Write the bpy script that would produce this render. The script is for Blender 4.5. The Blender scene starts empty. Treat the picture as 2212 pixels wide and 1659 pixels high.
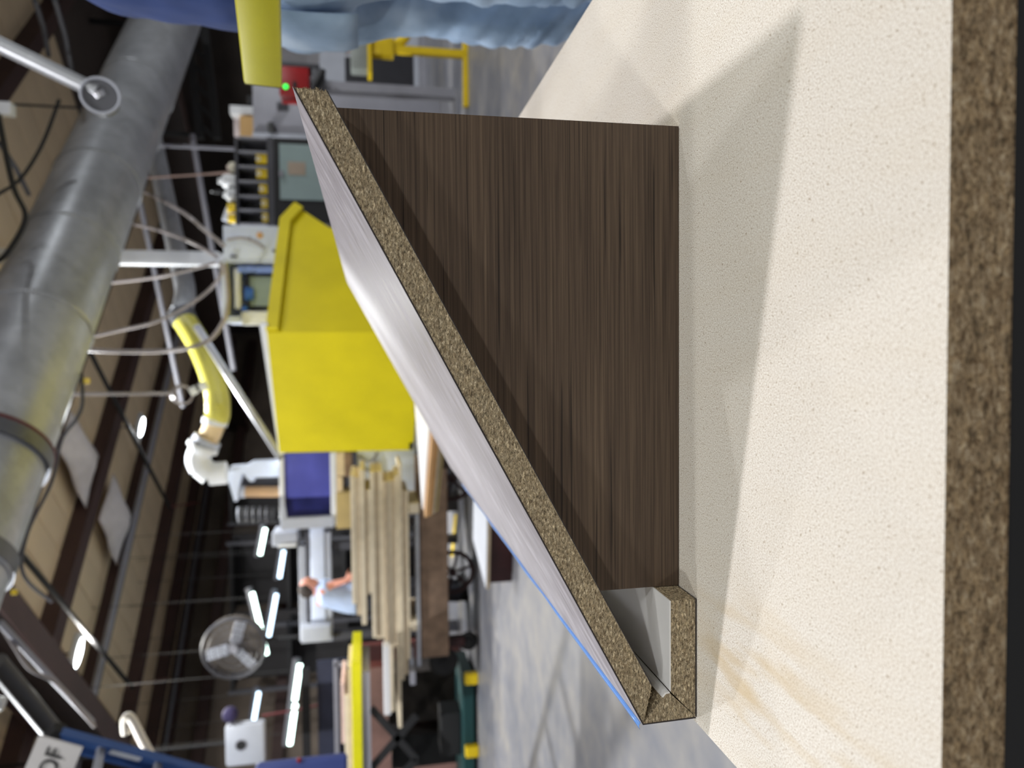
import bpy, bmesh, math, random
from mathutils import Vector, Matrix, noise
random.seed(7)
S = bpy.context.scene
COL = S.collection
V = Vector

# ------------------------------------------------------------------ camera
# The photograph was taken with the phone on its side: world up points to the left of the frame.
FPX, PITCH, YAW, ROLL = 1583.5, 0.19368, -0.03958, 0.01662
TZ = 0.70                      # table top height
CAM = V((0, 0, TZ + 0.216))
fw = V((math.sin(YAW)*math.cos(PITCH), math.cos(YAW)*math.cos(PITCH), -math.sin(PITCH)))
rt = V((math.cos(YAW), -math.sin(YAW), 0)); dn = fw.cross(rt)
if dn.z > 0: dn = -dn
RT = math.cos(ROLL)*rt + math.sin(ROLL)*dn
DN = -math.sin(ROLL)*rt + math.cos(ROLL)*dn
cd = bpy.data.cameras.new('camera'); cam = bpy.data.objects.new('camera', cd); COL.objects.link(cam)
m = Matrix((( DN.x, RT.x, -fw.x, CAM.x), (DN.y, RT.y, -fw.y, CAM.y), (DN.z, RT.z, -fw.z, CAM.z), (0,0,0,1)))
cam.matrix_world = m
cd.sensor_width = 36; cd.lens = FPX/2212*36; cd.clip_start = 0.02; cd.clip_end = 100
cd.dof.use_dof = True; cd.dof.focus_distance = 0.50; cd.dof.aperture_fstop = 6.8
S.camera = cam

# ------------------------------------------------------------------ world, exposure
w = bpy.data.worlds.new('world'); S.world = w; w.use_nodes = True
w.node_tree.nodes['Background'].inputs[0].default_value = (0.8, 0.85, 1, 1)
w.node_tree.nodes['Background'].inputs[1].default_value = 0.1
S.view_settings.view_transform = 'Standard'; S.view_settings.look = 'None'
S.view_settings.exposure = 0.0; S.view_settings.gamma = 1.0; S.view_settings.use_curve_mapping = False

# building axes: the shed stands at 45 degrees to the table
c = 2**-.5
RD, LD, UP = V((c, c, 0)), V((-c, c, 0)), V((0, 0, 1))
def bl(s, t, z): return RD*s + LD*t + UP*z
def lamp(name, loc, power, size, color=(1, .97, .92), size_y=None):
    l = bpy.data.lights.new(name, 'AREA'); l.energy = power; l.shape = 'RECTANGLE' if size_y else 'DISK'; l.size = size
    if size_y: l.size_y = size_y
    l.color = color
    o = bpy.data.objects.new(name, l); o.location = loc; COL.objects.link(o); return o
CEIL = 4.62
# (position, power) of high bays and added unseen fill lamps; the one beyond the sample shapes its shadow
BAYS_AND_FILLS = [((0, 1.98, 4.30), 74, (1, .98, 1)), ((-2.4, -2.6, 4.30), 84, (.99, 1, .95)),
             (bl(7.61, 9.05, 4.28), 170, (.95, .98, 1)), (bl(4.08, 8.87, 4.28), 170, (1, .97, .9)),
             (bl(8.6, 0.2, 3.9), 190, (.95, .98, 1)), (bl(5.0, 6.3, 4.28), 240, (.96, .98, 1)),
             (bl(5.6, -2.2, 4.28), 150, (.96, .98, 1)), (bl(1.0, 6.3, 4.28), 230, (.96, .98, 1)), (bl(0.2, 12.0, 4.28), 110, (.96, .98, 1)),
             ((2.6, -2.9, 4.30), 84, (.99, 1, .95)), ((-4.2, 0.3, 4.30), 90, (.99, 1, .96)), ((4.4, -.4, 4.30), 90, (.99, 1, .96)), ((.2, -5.2, 4.30), 120, (.99, 1, .95))]
for p, e, k in BAYS_AND_FILLS: lamp('bay_and_fill_lamp', (p[0], p[1], p[2]-.075), e, .42 if p[1] < 1 else .16, k)

# ------------------------------------------------------------------ pixels -> real points
def ray(x, y): return RT*((1659-y-829.5)/FPX) + DN*((x-1106)/FPX) + fw
def at(x, y, Y): d = ray(x, y); return CAM + d*(Y/d.y)
def atz(x, y, Z): d = ray(x, y); return CAM + d*((Z-CAM.z)/d.z)
def onp(x, y, p0, n): d = ray(x, y); return CAM + d*((p0-CAM).dot(n)/d.dot(n))
def rect(x0, x1, y0, y1, Y):
    xm, ym = (x0+x1)/2, (y0+y1)/2
    return at(xm, y1, Y).x, at(xm, y0, Y).x, at(x1, ym, Y).z, at(x0, ym, Y).z   # xl, xr, zb, zt

# ------------------------------------------------------------------ materials
def nt(name):
    m = bpy.data.materials.new(name); m.use_nodes = True
    return m, m.node_tree.nodes, m.node_tree.links, m.node_tree.nodes['Principled BSDF']
def lin(c):
    return tuple(((v/255)/12.92 if v/255 <= .04045 else ((v/255+.055)/1.055)**2.4) for v in c) + (1,)
MATS = {}
def mat(name, rgb, rough=.6, metal=0, var=.12, scale=6, bump=0, spec=.5, bscale=None, coat=0):
    """painted or plain surface with slight procedural mottling; rgb is 0-255 sRGB"""
    if name in MATS: return MATS[name]
    m, N, L, P = nt(name)
    b = lin(rgb)
    tc = N.new('ShaderNodeTexCoord'); no = N.new('ShaderNodeTexNoise'); no.inputs['Scale'].default_value = scale; no.inputs['Detail'].default_value = 6
    L.new(tc.outputs['Object'], no.inputs['Vector'])
    r = N.new('ShaderNodeValToRGB'); r.color_ramp.elements[0].position = .3; r.color_ramp.elements[1].position = .7
    r.color_ramp.elements[0].color = tuple(v*(1-var) for v in b[:3])+(1,); r.color_ramp.elements[1].color = tuple(min(1, v*(1+var)) for v in b[:3])+(1,)
    L.new(no.outputs['Fac'], r.inputs[0]); L.new(r.outputs[0], P.inputs['Base Color'])
    P.inputs['Roughness'].default_value = rough; P.inputs['Metallic'].default_value = metal; P.inputs['Specular IOR Level'].default_value = spec
    P.inputs['Coat Weight'].default_value = coat
    if bump:
        n2 = N.new('ShaderNodeTexNoise'); n2.inputs['Scale'].default_value = bscale or scale*8; L.new(tc.outputs['Object'], n2.inputs['Vector'])
        bp = N.new('ShaderNodeBump'); bp.inputs['Strength'].default_value = bump; bp.inputs['Distance'].default_value = .005
        L.new(n2.outputs['Fac'], bp.inputs['Height']); L.new(bp.outputs[0], P.inputs['Normal'])
    MATS[name] = m; return m
def emit(name, rgb, k):
    m, N, L, P = nt(name)
    P.inputs['Base Color'].default_value = lin(rgb); P.inputs['Emission Color'].default_value = lin(rgb); P.inputs['Emission Strength'].default_value = k
    MATS[name] = m; return m
def mapped(N, L, rot=(0,0,0), scl=(1,1,1)):
    tc = N.new('ShaderNodeTexCoord'); a = N.new('ShaderNodeMapping'); a.inputs['Rotation'].default_value = rot; a.inputs['Scale'].default_value = scl
    L.new(tc.outputs['Object'], a.inputs['Vector']); return a
def ramp(N, L, src, stops):
    r = N.new('ShaderNodeValToRGB'); e = r.color_ramp.elements
    while len(e) < len(stops): e.new(.5)
    for i, (p, col) in enumerate(stops): e[i].position = p; e[i].color = col
    L.new(src, r.inputs[0]); return r
def mix(N, L, fac, a, b, mode='MIX'):
    x = N.new('ShaderNodeMix'); x.data_type = 'RGBA'; x.blend_type = mode
    if isinstance(fac, (int, float)): x.inputs['Factor'].default_value = fac
    else: L.new(fac, x.inputs['Factor'])
    for k, v in (('A', a), ('B', b)):
        s = [i for i in x.inputs if i.name == k and i.type == 'RGBA'][0]
        if isinstance(v, tuple): s.default_value = v
        else: L.new(v, s)
    return [o for o in x.outputs if o.type == 'RGBA'][0]

def chip_edge(name, rot, grain, base, dark, light, bump=.7):
    """cut particleboard: flat chips lying along the board, dark voids, pale slivers"""
    m, N, L, P = nt(name)
    mp = mapped(N, L, rot, grain)
    n1 = N.new('ShaderNodeTexNoise'); n1.inputs['Scale'].default_value = 1; n1.inputs['Detail'].default_value = 5; n1.inputs['Roughness'].default_value = .62; n1.inputs['Distortion'].default_value = .6
    L.new(mp.outputs[0], n1.inputs['Vector'])
    vo = N.new('ShaderNodeTexVoronoi'); vo.inputs['Scale'].default_value = 1.15; L.new(mp.outputs[0], vo.inputs['Vector'])
    n3 = N.new('ShaderNodeTexNoise'); n3.inputs['Scale'].default_value = 2.6; n3.inputs['Detail'].default_value = 3; L.new(mp.outputs[0], n3.inputs['Vector'])
    b = lin(base); d = lin(dark); l = lin(light)
    r1 = ramp(N, L, n1.outputs['Fac'], [(.36, tuple(v*.34 for v in b[:3])+(1,)), (.46, tuple(v*.85 for v in b[:3])+(1,)), (.55, b), (.65, l)])
    sep = N.new('ShaderNodeSeparateColor'); L.new(vo.outputs['Color'], sep.inputs[0])
    r2 = ramp(N, L, sep.outputs[0], [(0, (.62, .55, .48, 1)), (.5, (1, 1, 1, 1)), (1, (1.25, 1.2, 1.1, 1))])
    col = mix(N, L, .8, r1.outputs[0], r2.outputs[0], 'MULTIPLY')
    rv = ramp(N, L, n3.outputs['Fac'], [(.585, (0, 0, 0, 1)), (.64, (1, 1, 1, 1))])
    col = mix(N, L, rv.outputs[0], col, d)
    L.new(col, P.inputs['Base Color']); P.inputs['Roughness'].default_value = .85; P.inputs['Specular IOR Level'].default_value = .2
    bp = N.new('ShaderNodeBump'); bp.inputs['Strength'].default_value = bump; bp.inputs['Distance'].default_value = .0008
    hm = mix(N, L, rv.outputs[0], n1.outputs['Fac'], (0, 0, 0, 1)); L.new(hm, bp.inputs['Height']); L.new(bp.outputs[0], P.inputs['Normal'])
    MATS[name] = m; return m
SL = math.atan2(256.3-38.8, 159.5+248.1)
M_CHIP_SLOPE = chip_edge('particleboard_slope', (0, SL, 0), (330, 360, 820), (160, 146, 122), (52, 39, 27), (214, 200, 174))
M_CHIP = chip_edge('particleboard', (0, 0, 0), (330, 360, 820), (162, 148, 124), (52, 39, 27), (214, 200, 174))
M_CHIP_TABLE = chip_edge('particleboard_table_edge', (0, 0, 0), (230, 230, 420), (150, 130, 104), (78, 56, 36), (178, 162, 138), .4)

def table_face():
    m, N, L, P = nt('raw_board_face')
    mp = mapped(N, L, (0, 0, 0), (1, 1, 1))
    a = N.new('ShaderNodeTexNoise'); a.inputs['Scale'].default_value = 1150; a.inputs['Detail'].default_value = 3; a.inputs['Roughness'].default_value = .7; L.new(mp.outputs[0], a.inputs['Vector'])
    base = ramp(N, L, a.outputs['Fac'], [(.33, lin((152, 134, 114))), (.43, lin((210, 199, 186))), (.54, lin((230, 224, 215))), (.64, lin((246, 243, 238)))])
    sp = N.new('ShaderNodeTexNoise'); sp.inputs['Scale'].default_value = 480; sp.inputs['Detail'].default_value = 1; L.new(mp.outputs[0], sp.inputs['Vector'])
    spr = ramp(N, L, sp.outputs['Fac'], [(.68, (0, 0, 0, 1)), (.74, (.8, .8, .8, 1))])
    col = mix(N, L, spr.outputs[0], base.outputs[0], lin((150, 128, 100)))
    # rubbed, yellowish handling stains in diagonal strokes near the left front corner
    ms = mapped(N, L, (0, 0, math.radians(6)), (60, 11, 1)); st = N.new('ShaderNodeTexNoise'); st.inputs['Scale'].default_value = 1; st.inputs['Detail'].default_value = 5; L.new(ms.outputs[0], st.inputs['Vector'])
    sr = ramp(N, L, st.outputs['Fac'], [(.44, (0, 0, 0, 1)), (.66, (1, 1, 1, 1))])
    tc = N.new('ShaderNodeTexCoord'); vm = N.new('ShaderNodeVectorMath'); vm.operation = 'MULTIPLY_ADD'; vm.inputs[1].default_value = (17, 7, 0); vm.inputs[2].default_value = (.238*17, -.13*7, 0); L.new(tc.outputs['Object'], vm.inputs[0])
    ln = N.new('ShaderNodeVectorMath'); ln.operation = 'LENGTH'; L.new(vm.outputs[0], ln.inputs[0])
    fr = ramp(N, L, ln.outputs['Value'], [(.25, (.85, .85, .85, 1)), (1.0, (.06, .06, .06, 1))])
    mk = mix(N, L, 1, sr.outputs[0], fr.outputs[0], 'MULTIPLY')
    col = mix(N, L, mk, col, lin((204, 182, 146)))
    L.new(col, P.inputs['Base Color']); P.inputs['Roughness'].default_value = .75; P.inputs['Specular IOR Level'].default_value = .25
    bp = N.new('ShaderNodeBump'); bp.inputs['Strength'].default_value = .25; bp.inputs['Distance'].default_value = .0004; L.new(a.outputs['Fac'], bp.inputs['Height']); L.new(bp.outputs[0], P.inputs['Normal'])
    return m
M_FACE = table_face()
def dark_wood():
    m, N, L, P = nt('dark_woodgrain_laminate')
    mp = mapped(N, L, (0, 0, 0), (6, 6, 640)); a = N.new('ShaderNodeTexNoise'); a.inputs['Scale'].default_value = 1; a.inputs['Detail'].default_value = 6; a.inputs['Roughness'].default_value = .65; L.new(mp.outputs[0], a.inputs['Vector'])
    base = ramp(N, L, a.outputs['Fac'], [(.30, lin((52, 42, 35))), (.46, lin((76, 63, 53))), (.56, lin((88, 74, 62))), (.72, lin((104, 89, 74)))])
    m2 = mapped(N, L, (0, 0, 0), (1.5, 1.5, 60)); b = N.new('ShaderNodeTexNoise'); b.inputs['Scale'].default_value = 1; b.inputs['Detail'].default_value = 3; L.new(m2.outputs[0], b.inputs['Vector'])
    br = ramp(N, L, b.outputs['Fac'], [(.3, (.82, .80, .80, 1)), (.7, (1.12, 1.10, 1.07, 1))])
    col = mix(N, L, 1, base.outputs[0], br.outputs[0], 'MULTIPLY')
    m3 = mapped(N, L, (0, 0, 0), (5, 5, 460)); d = N.new('ShaderNodeTexNoise'); d.inputs['Scale'].default_value = 1; d.inputs['Detail'].default_value = 2; L.new(m3.outputs[0], d.inputs['Vector'])
    dr = ramp(N, L, d.outputs['Fac'], [(.62, (0, 0, 0, 1)), (.68, (.8, .8, .8, 1))])
    col = mix(N, L, dr.outputs[0], col, lin((27, 20, 17)))
    L.new(col, P.inputs['Base Color']); P.inputs['Roughness'].default_value = .5; P.inputs['Specular IOR Level'].default_value = .3
    bp = N.new('ShaderNodeBump'); bp.inputs['Strength'].default_value = .3; bp.inputs['Distance'].default_value = .0003; L.new(a.outputs['Fac'], bp.inputs['Height']); L.new(bp.outputs[0], P.inputs['Normal'])
    return m
M_WOOD = dark_wood()
def film_mat():
    m, N, L, P = nt('milky_protective_film')
    mp = mapped(N, L, (0, SL, 0), (1.2, 60, 60)); a = N.new('ShaderNodeTexNoise'); a.inputs['Scale'].default_value = 1; a.inputs['Detail'].default_value = 5; L.new(mp.outputs[0], a.inputs['Vector'])
    r = ramp(N, L, a.outputs['Fac'], [(.33, lin((146, 139, 145))), (.52, lin((160, 154, 161))), (.68, lin((176, 171, 178)))])
    L.new(r.outputs[0], P.inputs['Base Color'])
    rr = ramp(N, L, a.outputs['Fac'], [(.3, (.40, .40, .40, 1)), (.7, (.55, .55, .55, 1))]); L.new(rr.outputs[0], P.inputs['Roughness'])
    P.inputs['Specular IOR Level'].default_value = .3
    bp = N.new('ShaderNodeBump'); bp.inputs['Strength'].default_value = .02; bp.inputs['Distance'].default_value = .001; L.new(a.outputs['Fac'], bp.inputs['Height']); L.new(bp.outputs[0], P.inputs['Normal'])
    return m
M_FILM = film_mat()
def concrete():
    m, N, L, P = nt('polished_concrete')
    mp = mapped(N, L); a = N.new('ShaderNodeTexNoise'); a.inputs['Scale'].default_value = 1.6; a.inputs['Detail'].default_value = 9; a.inputs['Roughness'].default_value = .65; L.new(mp.outputs[0], a.inputs['Vector'])
    r = ramp(N, L, a.outputs['Fac'], [(.3, lin((98, 100, 108))), (.5, lin((121, 121, 125))), (.7, lin((142, 138, 133)))])
    b = N.new('ShaderNodeTexNoise'); b.inputs['Scale'].default_value = 9; b.inputs['Detail'].default_value = 5; L.new(mp.outputs[0], b.inputs['Vector'])
    br = ramp(N, L, b.outputs['Fac'], [(.3, (.74, .77, .86, 1)), (.7, (1.14, 1.1, 1.04, 1))])
    col = mix(N, L, 1, r.outputs[0], br.outputs[0], 'MULTIPLY')
    vo = N.new('ShaderNodeTexVoronoi'); vo.feature = 'DISTANCE_TO_EDGE'; vo.inputs['Scale'].default_value = .55
    dm = N.new('ShaderNodeMixRGB'); dm.inputs[0].default_value = .12; L.new(mp.outputs[0], dm.inputs[1]); L.new(a.outputs['Color'], dm.inputs[2]); L.new(dm.outputs[0], vo.inputs['Vector'])
    cr = ramp(N, L, vo.outputs['Distance'], [(.0, (1, 1, 1, 1)), (.002, (0, 0, 0, 1))])
    cr.color_ramp.elements[0].color = (.13, .13, .13, 1); col = mix(N, L, cr.outputs[0], col, lin((104, 103, 103)))
    L.new(col, P.inputs['Base Color']); P.inputs['Roughness'].default_value = .42
    return m
M_FLOOR = concrete()
def galvanised(name, rgb=(150, 154, 158), rough=.38, metal=.5):
    m, N, L, P = nt(name)
    mp = mapped(N, L); v = N.new('ShaderNodeTexVoronoi'); v.inputs['Scale'].default_value = 14; L.new(mp.outputs[0], v.inputs['Vector'])
    n = N.new('ShaderNodeTexNoise'); n.inputs['Scale'].default_value = 2.2; n.inputs['Detail'].default_value = 6; L.new(mp.outputs[0], n.inputs['Vector'])
    b = lin(rgb)[:3]; r = ramp(N, L, n.outputs['Fac'], [(.3, tuple(x*.75 for x in b)+(1,)), (.7, tuple(x*1.15 for x in b)+(1,))])
    s = N.new('ShaderNodeSeparateColor'); L.new(v.outputs['Color'], s.inputs[0]); r2 = ramp(N, L, s.outputs[0], [(0, (.9, .9, .9, 1)), (1, (1.05, 1.05, 1.05, 1))])
    L.new(mix(N, L, 1, r.outputs[0], r2.outputs[0], 'MULTIPLY'), P.inputs['Base Color'])
    P.inputs['Metallic'].default_value = metal; P.inputs['Roughness'].default_value = rough
    MATS[name] = m; return m
M_GALV = galvanised('galvanised_sheet', (176, 179, 184), .4, .3); M_GALV_DARK = galvanised('dull_galvanised', (110, 112, 118), .5); M_STEEL = galvanised('bright_steel', (190, 192, 198), .25)
YEL = mat('yellow_machine_paint', (222, 204, 6), .45, var=.07, scale=3, bump=.05)
YEL2 = mat('yellow_safety_paint', (210, 204, 20), .4, var=.05, scale=10)
YEL3 = mat('yellow_stand_paint', (222, 190, 20), .4, var=.05, scale=10)
BLACK = mat('black_paint', (22, 22, 24), .65, var=.2)
DKGREY = mat('dark_grey_paint', (66, 66, 72), .5, var=.1)
GREY = mat('grey_paint', (140, 140, 148), .5, var=.06)
LTGREY = mat('light_grey_paint', (172, 176, 186), .5, var=.05)
WHITE = mat('white_paint', (226, 228, 230), .45, var=.04)
MELAMINE = mat('white_melamine', (226, 225, 226), .35, var=.02)
PALE = mat('pale_blue_grey_paint', (214, 223, 242), .45, var=.05)
BROWN = mat('brown_primer', (66, 46, 43), .6, var=.15, scale=3)
TAN = mat('tan_roof_liner', (205, 184, 152), .8, var=.08, scale=1.2)
LINER = mat('white_liner_patch', (206, 200, 200), .8, var=.1, scale=5)
RED = mat('red_enamel', (150, 16, 22), .4, var=.1)
BLUE = mat('blue_plastic', (60, 110, 205), .4, var=.05)
BEIGE = mat('raw_board', (196, 178, 150), .7, var=.1, scale=14)
BEIGE2 = mat('pale_board_edge', (212, 198, 172), .7, var=.08, scale=14)
LAMDARK = mat('dark_laminate_edge', (48, 42, 42), .45, var=.1)
CARD = mat('cardboard', (196, 158, 104), .8, var=.08)
TIMBER = mat('worn_timber', (116, 94, 76), .75, var=.3, scale=9, bump=.3)
RUBBER = mat('black_rubber', (14, 13, 14), .6, var=.2)
SKIN = mat('skin', (214, 150, 132), .5, var=.06, scale=20)
HAIR = mat('dark_hair', (48, 38, 32), .7, var=.3, scale=60)
HOSE = mat('grey_hose', (150, 142, 140), .35, var=.05)

# ------------------------------------------------------------------ mesh builder
def base_of(p):
    b = V((0, 0, 0))
    while p: b += p.location; p = p.parent
    return b
class MB:
    def __init__(s): s.v = []; s.f = []; s.mi = []
    def add(s, vs, fs, mi=0):
        o = len(s.v); s.v += [V(v) for v in vs]; s.f += [tuple(i+o for i in f) for f in fs]; s.mi += [mi]*len(fs); return s
    def bm(s, b, mi=0):
        b.verts.index_update(); s.add([v.co.copy() for v in b.verts], [[v.index for v in f.verts] for f in b.faces], mi); b.free(); return s
    def box(s, x0, x1, y0, y1, z0, z1, bev=0, mi=0, seg=2):
        return s.obox(V(((x0+x1)/2, (y0+y1)/2, (z0+z1)/2)), V((1,0,0)), V((0,1,0)), V((0,0,1)), abs(x1-x0), abs(y1-y0), abs(z1-z0), bev, mi, seg)
    def obox(s, cen, a, b_, c_, la, lb, lc, bev=0, mi=0, seg=2):
        b = bmesh.new(); bmesh.ops.create_cube(b, size=1)
        for v in b.verts: v.co = V((v.co.x*la, v.co.y*lb, v.co.z*lc))
        if bev: bmesh.ops.bevel(b, geom=b.edges[:], offset=min(bev, la*.45, lb*.45, lc*.45), segments=seg, affect='EDGES', profile=.5)
        for v in b.verts: v.co = cen + a*v.co.x + b_*v.co.y + c_*v.co.z
        return s.bm(b, mi)
    def prism(s, poly, ext, mi=0):
        n = len(poly); p = [V(q) for q in poly]; q = [x+V(ext) for x in p]
        fs = [tuple(range(n)), tuple(range(2*n-1, n-1, -1))] + [((i+1) % n, i, i+n, (i+1) % n+n) for i in range(n)]
        return s.add(p+q, fs, mi)
    def tube(s, pts, r, seg=10, cap=True, mi=0):
        pts = [V(p) for p in pts]; n = len(pts); rs = r if isinstance(r, (list, tuple)) else [r]*n
        t0 = (pts[1]-pts[0]).normalized(); u = t0.orthogonal().normalized(); vs = []
        for i in range(n):
            t = (pts[min(i+1, n-1)]-pts[max(i-1, 0)]).normalized()
            u = (u - t*u.dot(t)).normalized(); w_ = t.cross(u)
            for k in range(seg): a = 2*math.pi*k/seg; vs.append(pts[i] + (u*math.cos(a)+w_*math.sin(a))*rs[i])
        fs = [(i*seg+k, i*seg+(k+1) % seg, (i+1)*seg+(k+1) % seg, (i+1)*seg+k) for i in range(n-1) for k in range(seg)]
        if cap: fs += [tuple(range(seg-1, -1, -1)), tuple(range((n-1)*seg, n*seg))]
        return s.add(vs, fs, mi)
    def ell(s, rings, seg=18, mi=0):
        """loft of rings (centre, axis a, axis b)"""
        vs = []
        for cc, a, b in rings:
            for k in range(seg): t = 2*math.pi*k/seg; vs.append(V(cc)+V(a)*math.cos(t)+V(b)*math.sin(t))
        n = len(rings)
        fs = [(i*seg+k, i*seg+(k+1) % seg, (i+1)*seg+(k+1) % seg, (i+1)*seg+k) for i in range(n-1) for k in range(seg)]
        fs += [tuple(range(seg-1, -1, -1)), tuple(range((n-1)*seg, n*seg))]
        return s.add(vs, fs, mi)
    def ball(s, cen, rx, ry, rz, sub=3, mi=0):
        b = bmesh.new(); bmesh.ops.create_uvsphere(b, u_segments=16, v_segments=10, radius=1)
        for v in b.verts: v.co = V((v.co.x*rx, v.co.y*ry, v.co.z*rz)) + V(cen)
        return s.bm(b, mi)
    def ring(s, cen, axis, R, r, seg=28, k=6, mi=0):
        a = V(axis).normalized(); u = a.orthogonal().normalized(); w_ = a.cross(u); vs = []
        for i in range(seg):
            t = 2*math.pi*i/seg; d = u*math.cos(t)+w_*math.sin(t)
            for j in range(k): q = 2*math.pi*j/k; vs.append(V(cen)+d*(R+r*math.cos(q))+a*(r*math.sin(q)))
        fs = [(i*k+j, ((i+1) % seg)*k+j, ((i+1) % seg)*k+(j+1) % k, i*k+(j+1) % k) for i in range(seg) for j in range(k)]
        return s.add(vs, fs, mi)
    def build(s, name, mats, parent=None, smooth=False, loc=None):
        me = bpy.data.meshes.new(name)
        b = base_of(parent) if parent else V(loc or (0, 0, 0))
        me.from_pydata([v-b for v in s.v], [], s.f)
        for q in (mats if isinstance(mats, (list, tuple)) else [mats]): me.materials.append(q)
        me.polygons.foreach_set('material_index', s.mi)
        bm_ = bmesh.new(); bm_.from_mesh(me); bmesh.ops.recalc_face_normals(bm_, faces=bm_.faces[:]); bm_.to_mesh(me); bm_.free()
        if smooth:
            me.polygons.foreach_set('use_smooth', [True]*len(me.polygons)); me.set_sharp_from_angle(angle=math.radians(40))
        o = bpy.data.objects.new(name, me); COL.objects.link(o)
        if parent: o.parent = parent
        else: o.location = b
        return o
def tag(o, label=None, cat=None, group=None, kind=None):
    if label: o['label'] = label
    if cat: o['category'] = cat
    if group: o['group'] = group
    if kind: o['kind'] = kind
    return o
def thing(name, label, cat, loc, group=None):
    o = bpy.data.objects.new(name, None); COL.objects.link(o); o.location = V(loc); o.empty_display_size = .05
    return tag(o, label, cat, group)
def single(name, mb, m, label, cat, group=None, smooth=False):
    zs = [v.z for v in mb.v]; loc = V((sum(v.x for v in mb.v)/len(mb.v), sum(v.y for v in mb.v)/len(mb.v), min(zs)))
    return tag(mb.build(name, m, None, smooth, loc), label, cat, group)
def smoothpath(pts, n=8):
    pts = [V(p) for p in pts]; out = []
    for i in range(len(pts)-1):
        p0, p1, p2, p3 = pts[max(i-1, 0)], pts[i], pts[i+1], pts[min(i+2, len(pts)-1)]
        for k in range(n):
            t = k/n; out.append(.5*((2*p1)+(p2-p0)*t+(2*p0-5*p1+4*p2-p3)*t*t+(3*p1-p0-3*p2+p3)*t**3))
    return out+[pts[-1]]
def bx(x0, x1, y0, y1, Y, dep, bev=0):
    xl, xr, zb, zt = rect(x0, x1, y0, y1, Y); return MB().box(xl, xr, Y, Y+dep, zb, zt, bev)

# ------------------------------------------------------------------ the setting
S0, S1, T0, T1 = -8.0, 15.5, -8.0, 14.5
def slab(s0, s1, t0, t1, z0, z1): return MB().obox(bl((s0+s1)/2, (t0+t1)/2, (z0+z1)/2), RD, LD, UP, s1-s0, t1-t0, z1-z0)
tag(slab(S0, S1, T0, T1, -.15, 0).build('floor', M_FLOOR), kind='structure')
ceil = tag(slab(S0, S1, T0, T1, CEIL+.03, CEIL+.12).build('ceiling', mat('dark_roof_deck', (72, 62, 56), .9, scale=1.5), None, False, (0, 0, 0)), kind='structure')
WALLD = mat('dark_wall', (112, 101, 91), .85, var=.25, scale=1.5)
WALLB = mat('concrete_block_wall', (150, 142, 130), .85, var=.12, scale=2)
tag(slab(S0, S1, T1, T1+.2, 0, CEIL+.1).build('wall_left', WALLD), kind='structure')
tag(slab(S1, S1+.2, T0, T1, 0, CEIL+.1).build('wall_far', WALLB), kind='structure')
tag(slab(S0, S1, T0-.2, T0, 0, CEIL+.1).build('wall_right', WALLB), kind='structure')
tag(slab(S0-.2, S0, T0, T1, 0, CEIL+.1).build('wall_near', WALLB), kind='structure')
# roof liner panels between the purlins, each a piece with its own recessed joint
PURL = [2.3, 3.95, 5.5, 7.12, 8.62, 10.2, 11.95, 13.4, 14.42]
pan_mesh = {}
for i in range(len(PURL)-1):
    t0, t1 = PURL[i]+.0, PURL[i+1]
    wdt = t1-t0-.02
    k = round(wdt, 3)
    if k not in pan_mesh:
        o = MB().obox(V((0, 0, 0)), RD, LD, UP, .412, wdt, .03, .006, seg=1).build('roof_panel', TAN, ceil); pan_mesh[k] = o.data; COL.objects.unlink(o); bpy.data.objects.remove(o)
    
    for j in range(17 if t0 < 7 else 25):
        s = 2.85+j*.425
        o = bpy.data.objects.new('roof_panel', pan_mesh[k]); COL.objects.link(o); o.parent = ceil; o.location = bl(s, (t0+t1)/2, CEIL+random.uniform(-.004, .004))
for i, t in enumerate(PURL):
    fl = .17 if i not in (4,) else .26
    b = MB()
    b.obox(bl(3.6, t, CEIL-.02), RD, LD, UP, 23, fl, .012); b.obox(bl(3.6, t, CEIL-.2), RD, LD, UP, 23, fl, .012); b.obox(bl(3.6, t-fl*.45, CEIL-.11), RD, LD, UP, 23, .012, .19)
    b.build('purlin', BROWN, ceil)
SHADE_BROWN = mat('shaded_brown_steel', (44, 33, 31), .6, var=.15, scale=3)  # rafter brown with the web's shade painted in
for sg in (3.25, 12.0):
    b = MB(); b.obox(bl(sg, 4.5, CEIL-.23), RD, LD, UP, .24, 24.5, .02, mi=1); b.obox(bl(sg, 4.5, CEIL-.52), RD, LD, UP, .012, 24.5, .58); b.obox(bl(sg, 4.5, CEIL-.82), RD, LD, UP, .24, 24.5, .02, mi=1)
    b.build('rafter', [SHADE_BROWN, BROWN], ceil)
tag(slab(S1-.06, S1-.001, T0, T1, 2.5, CEIL).build('trim_1', mat('black_cladding', (66, 59, 55), .8, var=.2, scale=2)), kind='structure')
for k, z in enumerate((3.95, 2.6, 1.3)): tag(MB().obox(bl(4, T1-.09, z), RD, LD, UP, 22, .16, .2).build('trim_%d' % (k+2), BROWN), kind='structure')
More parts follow.
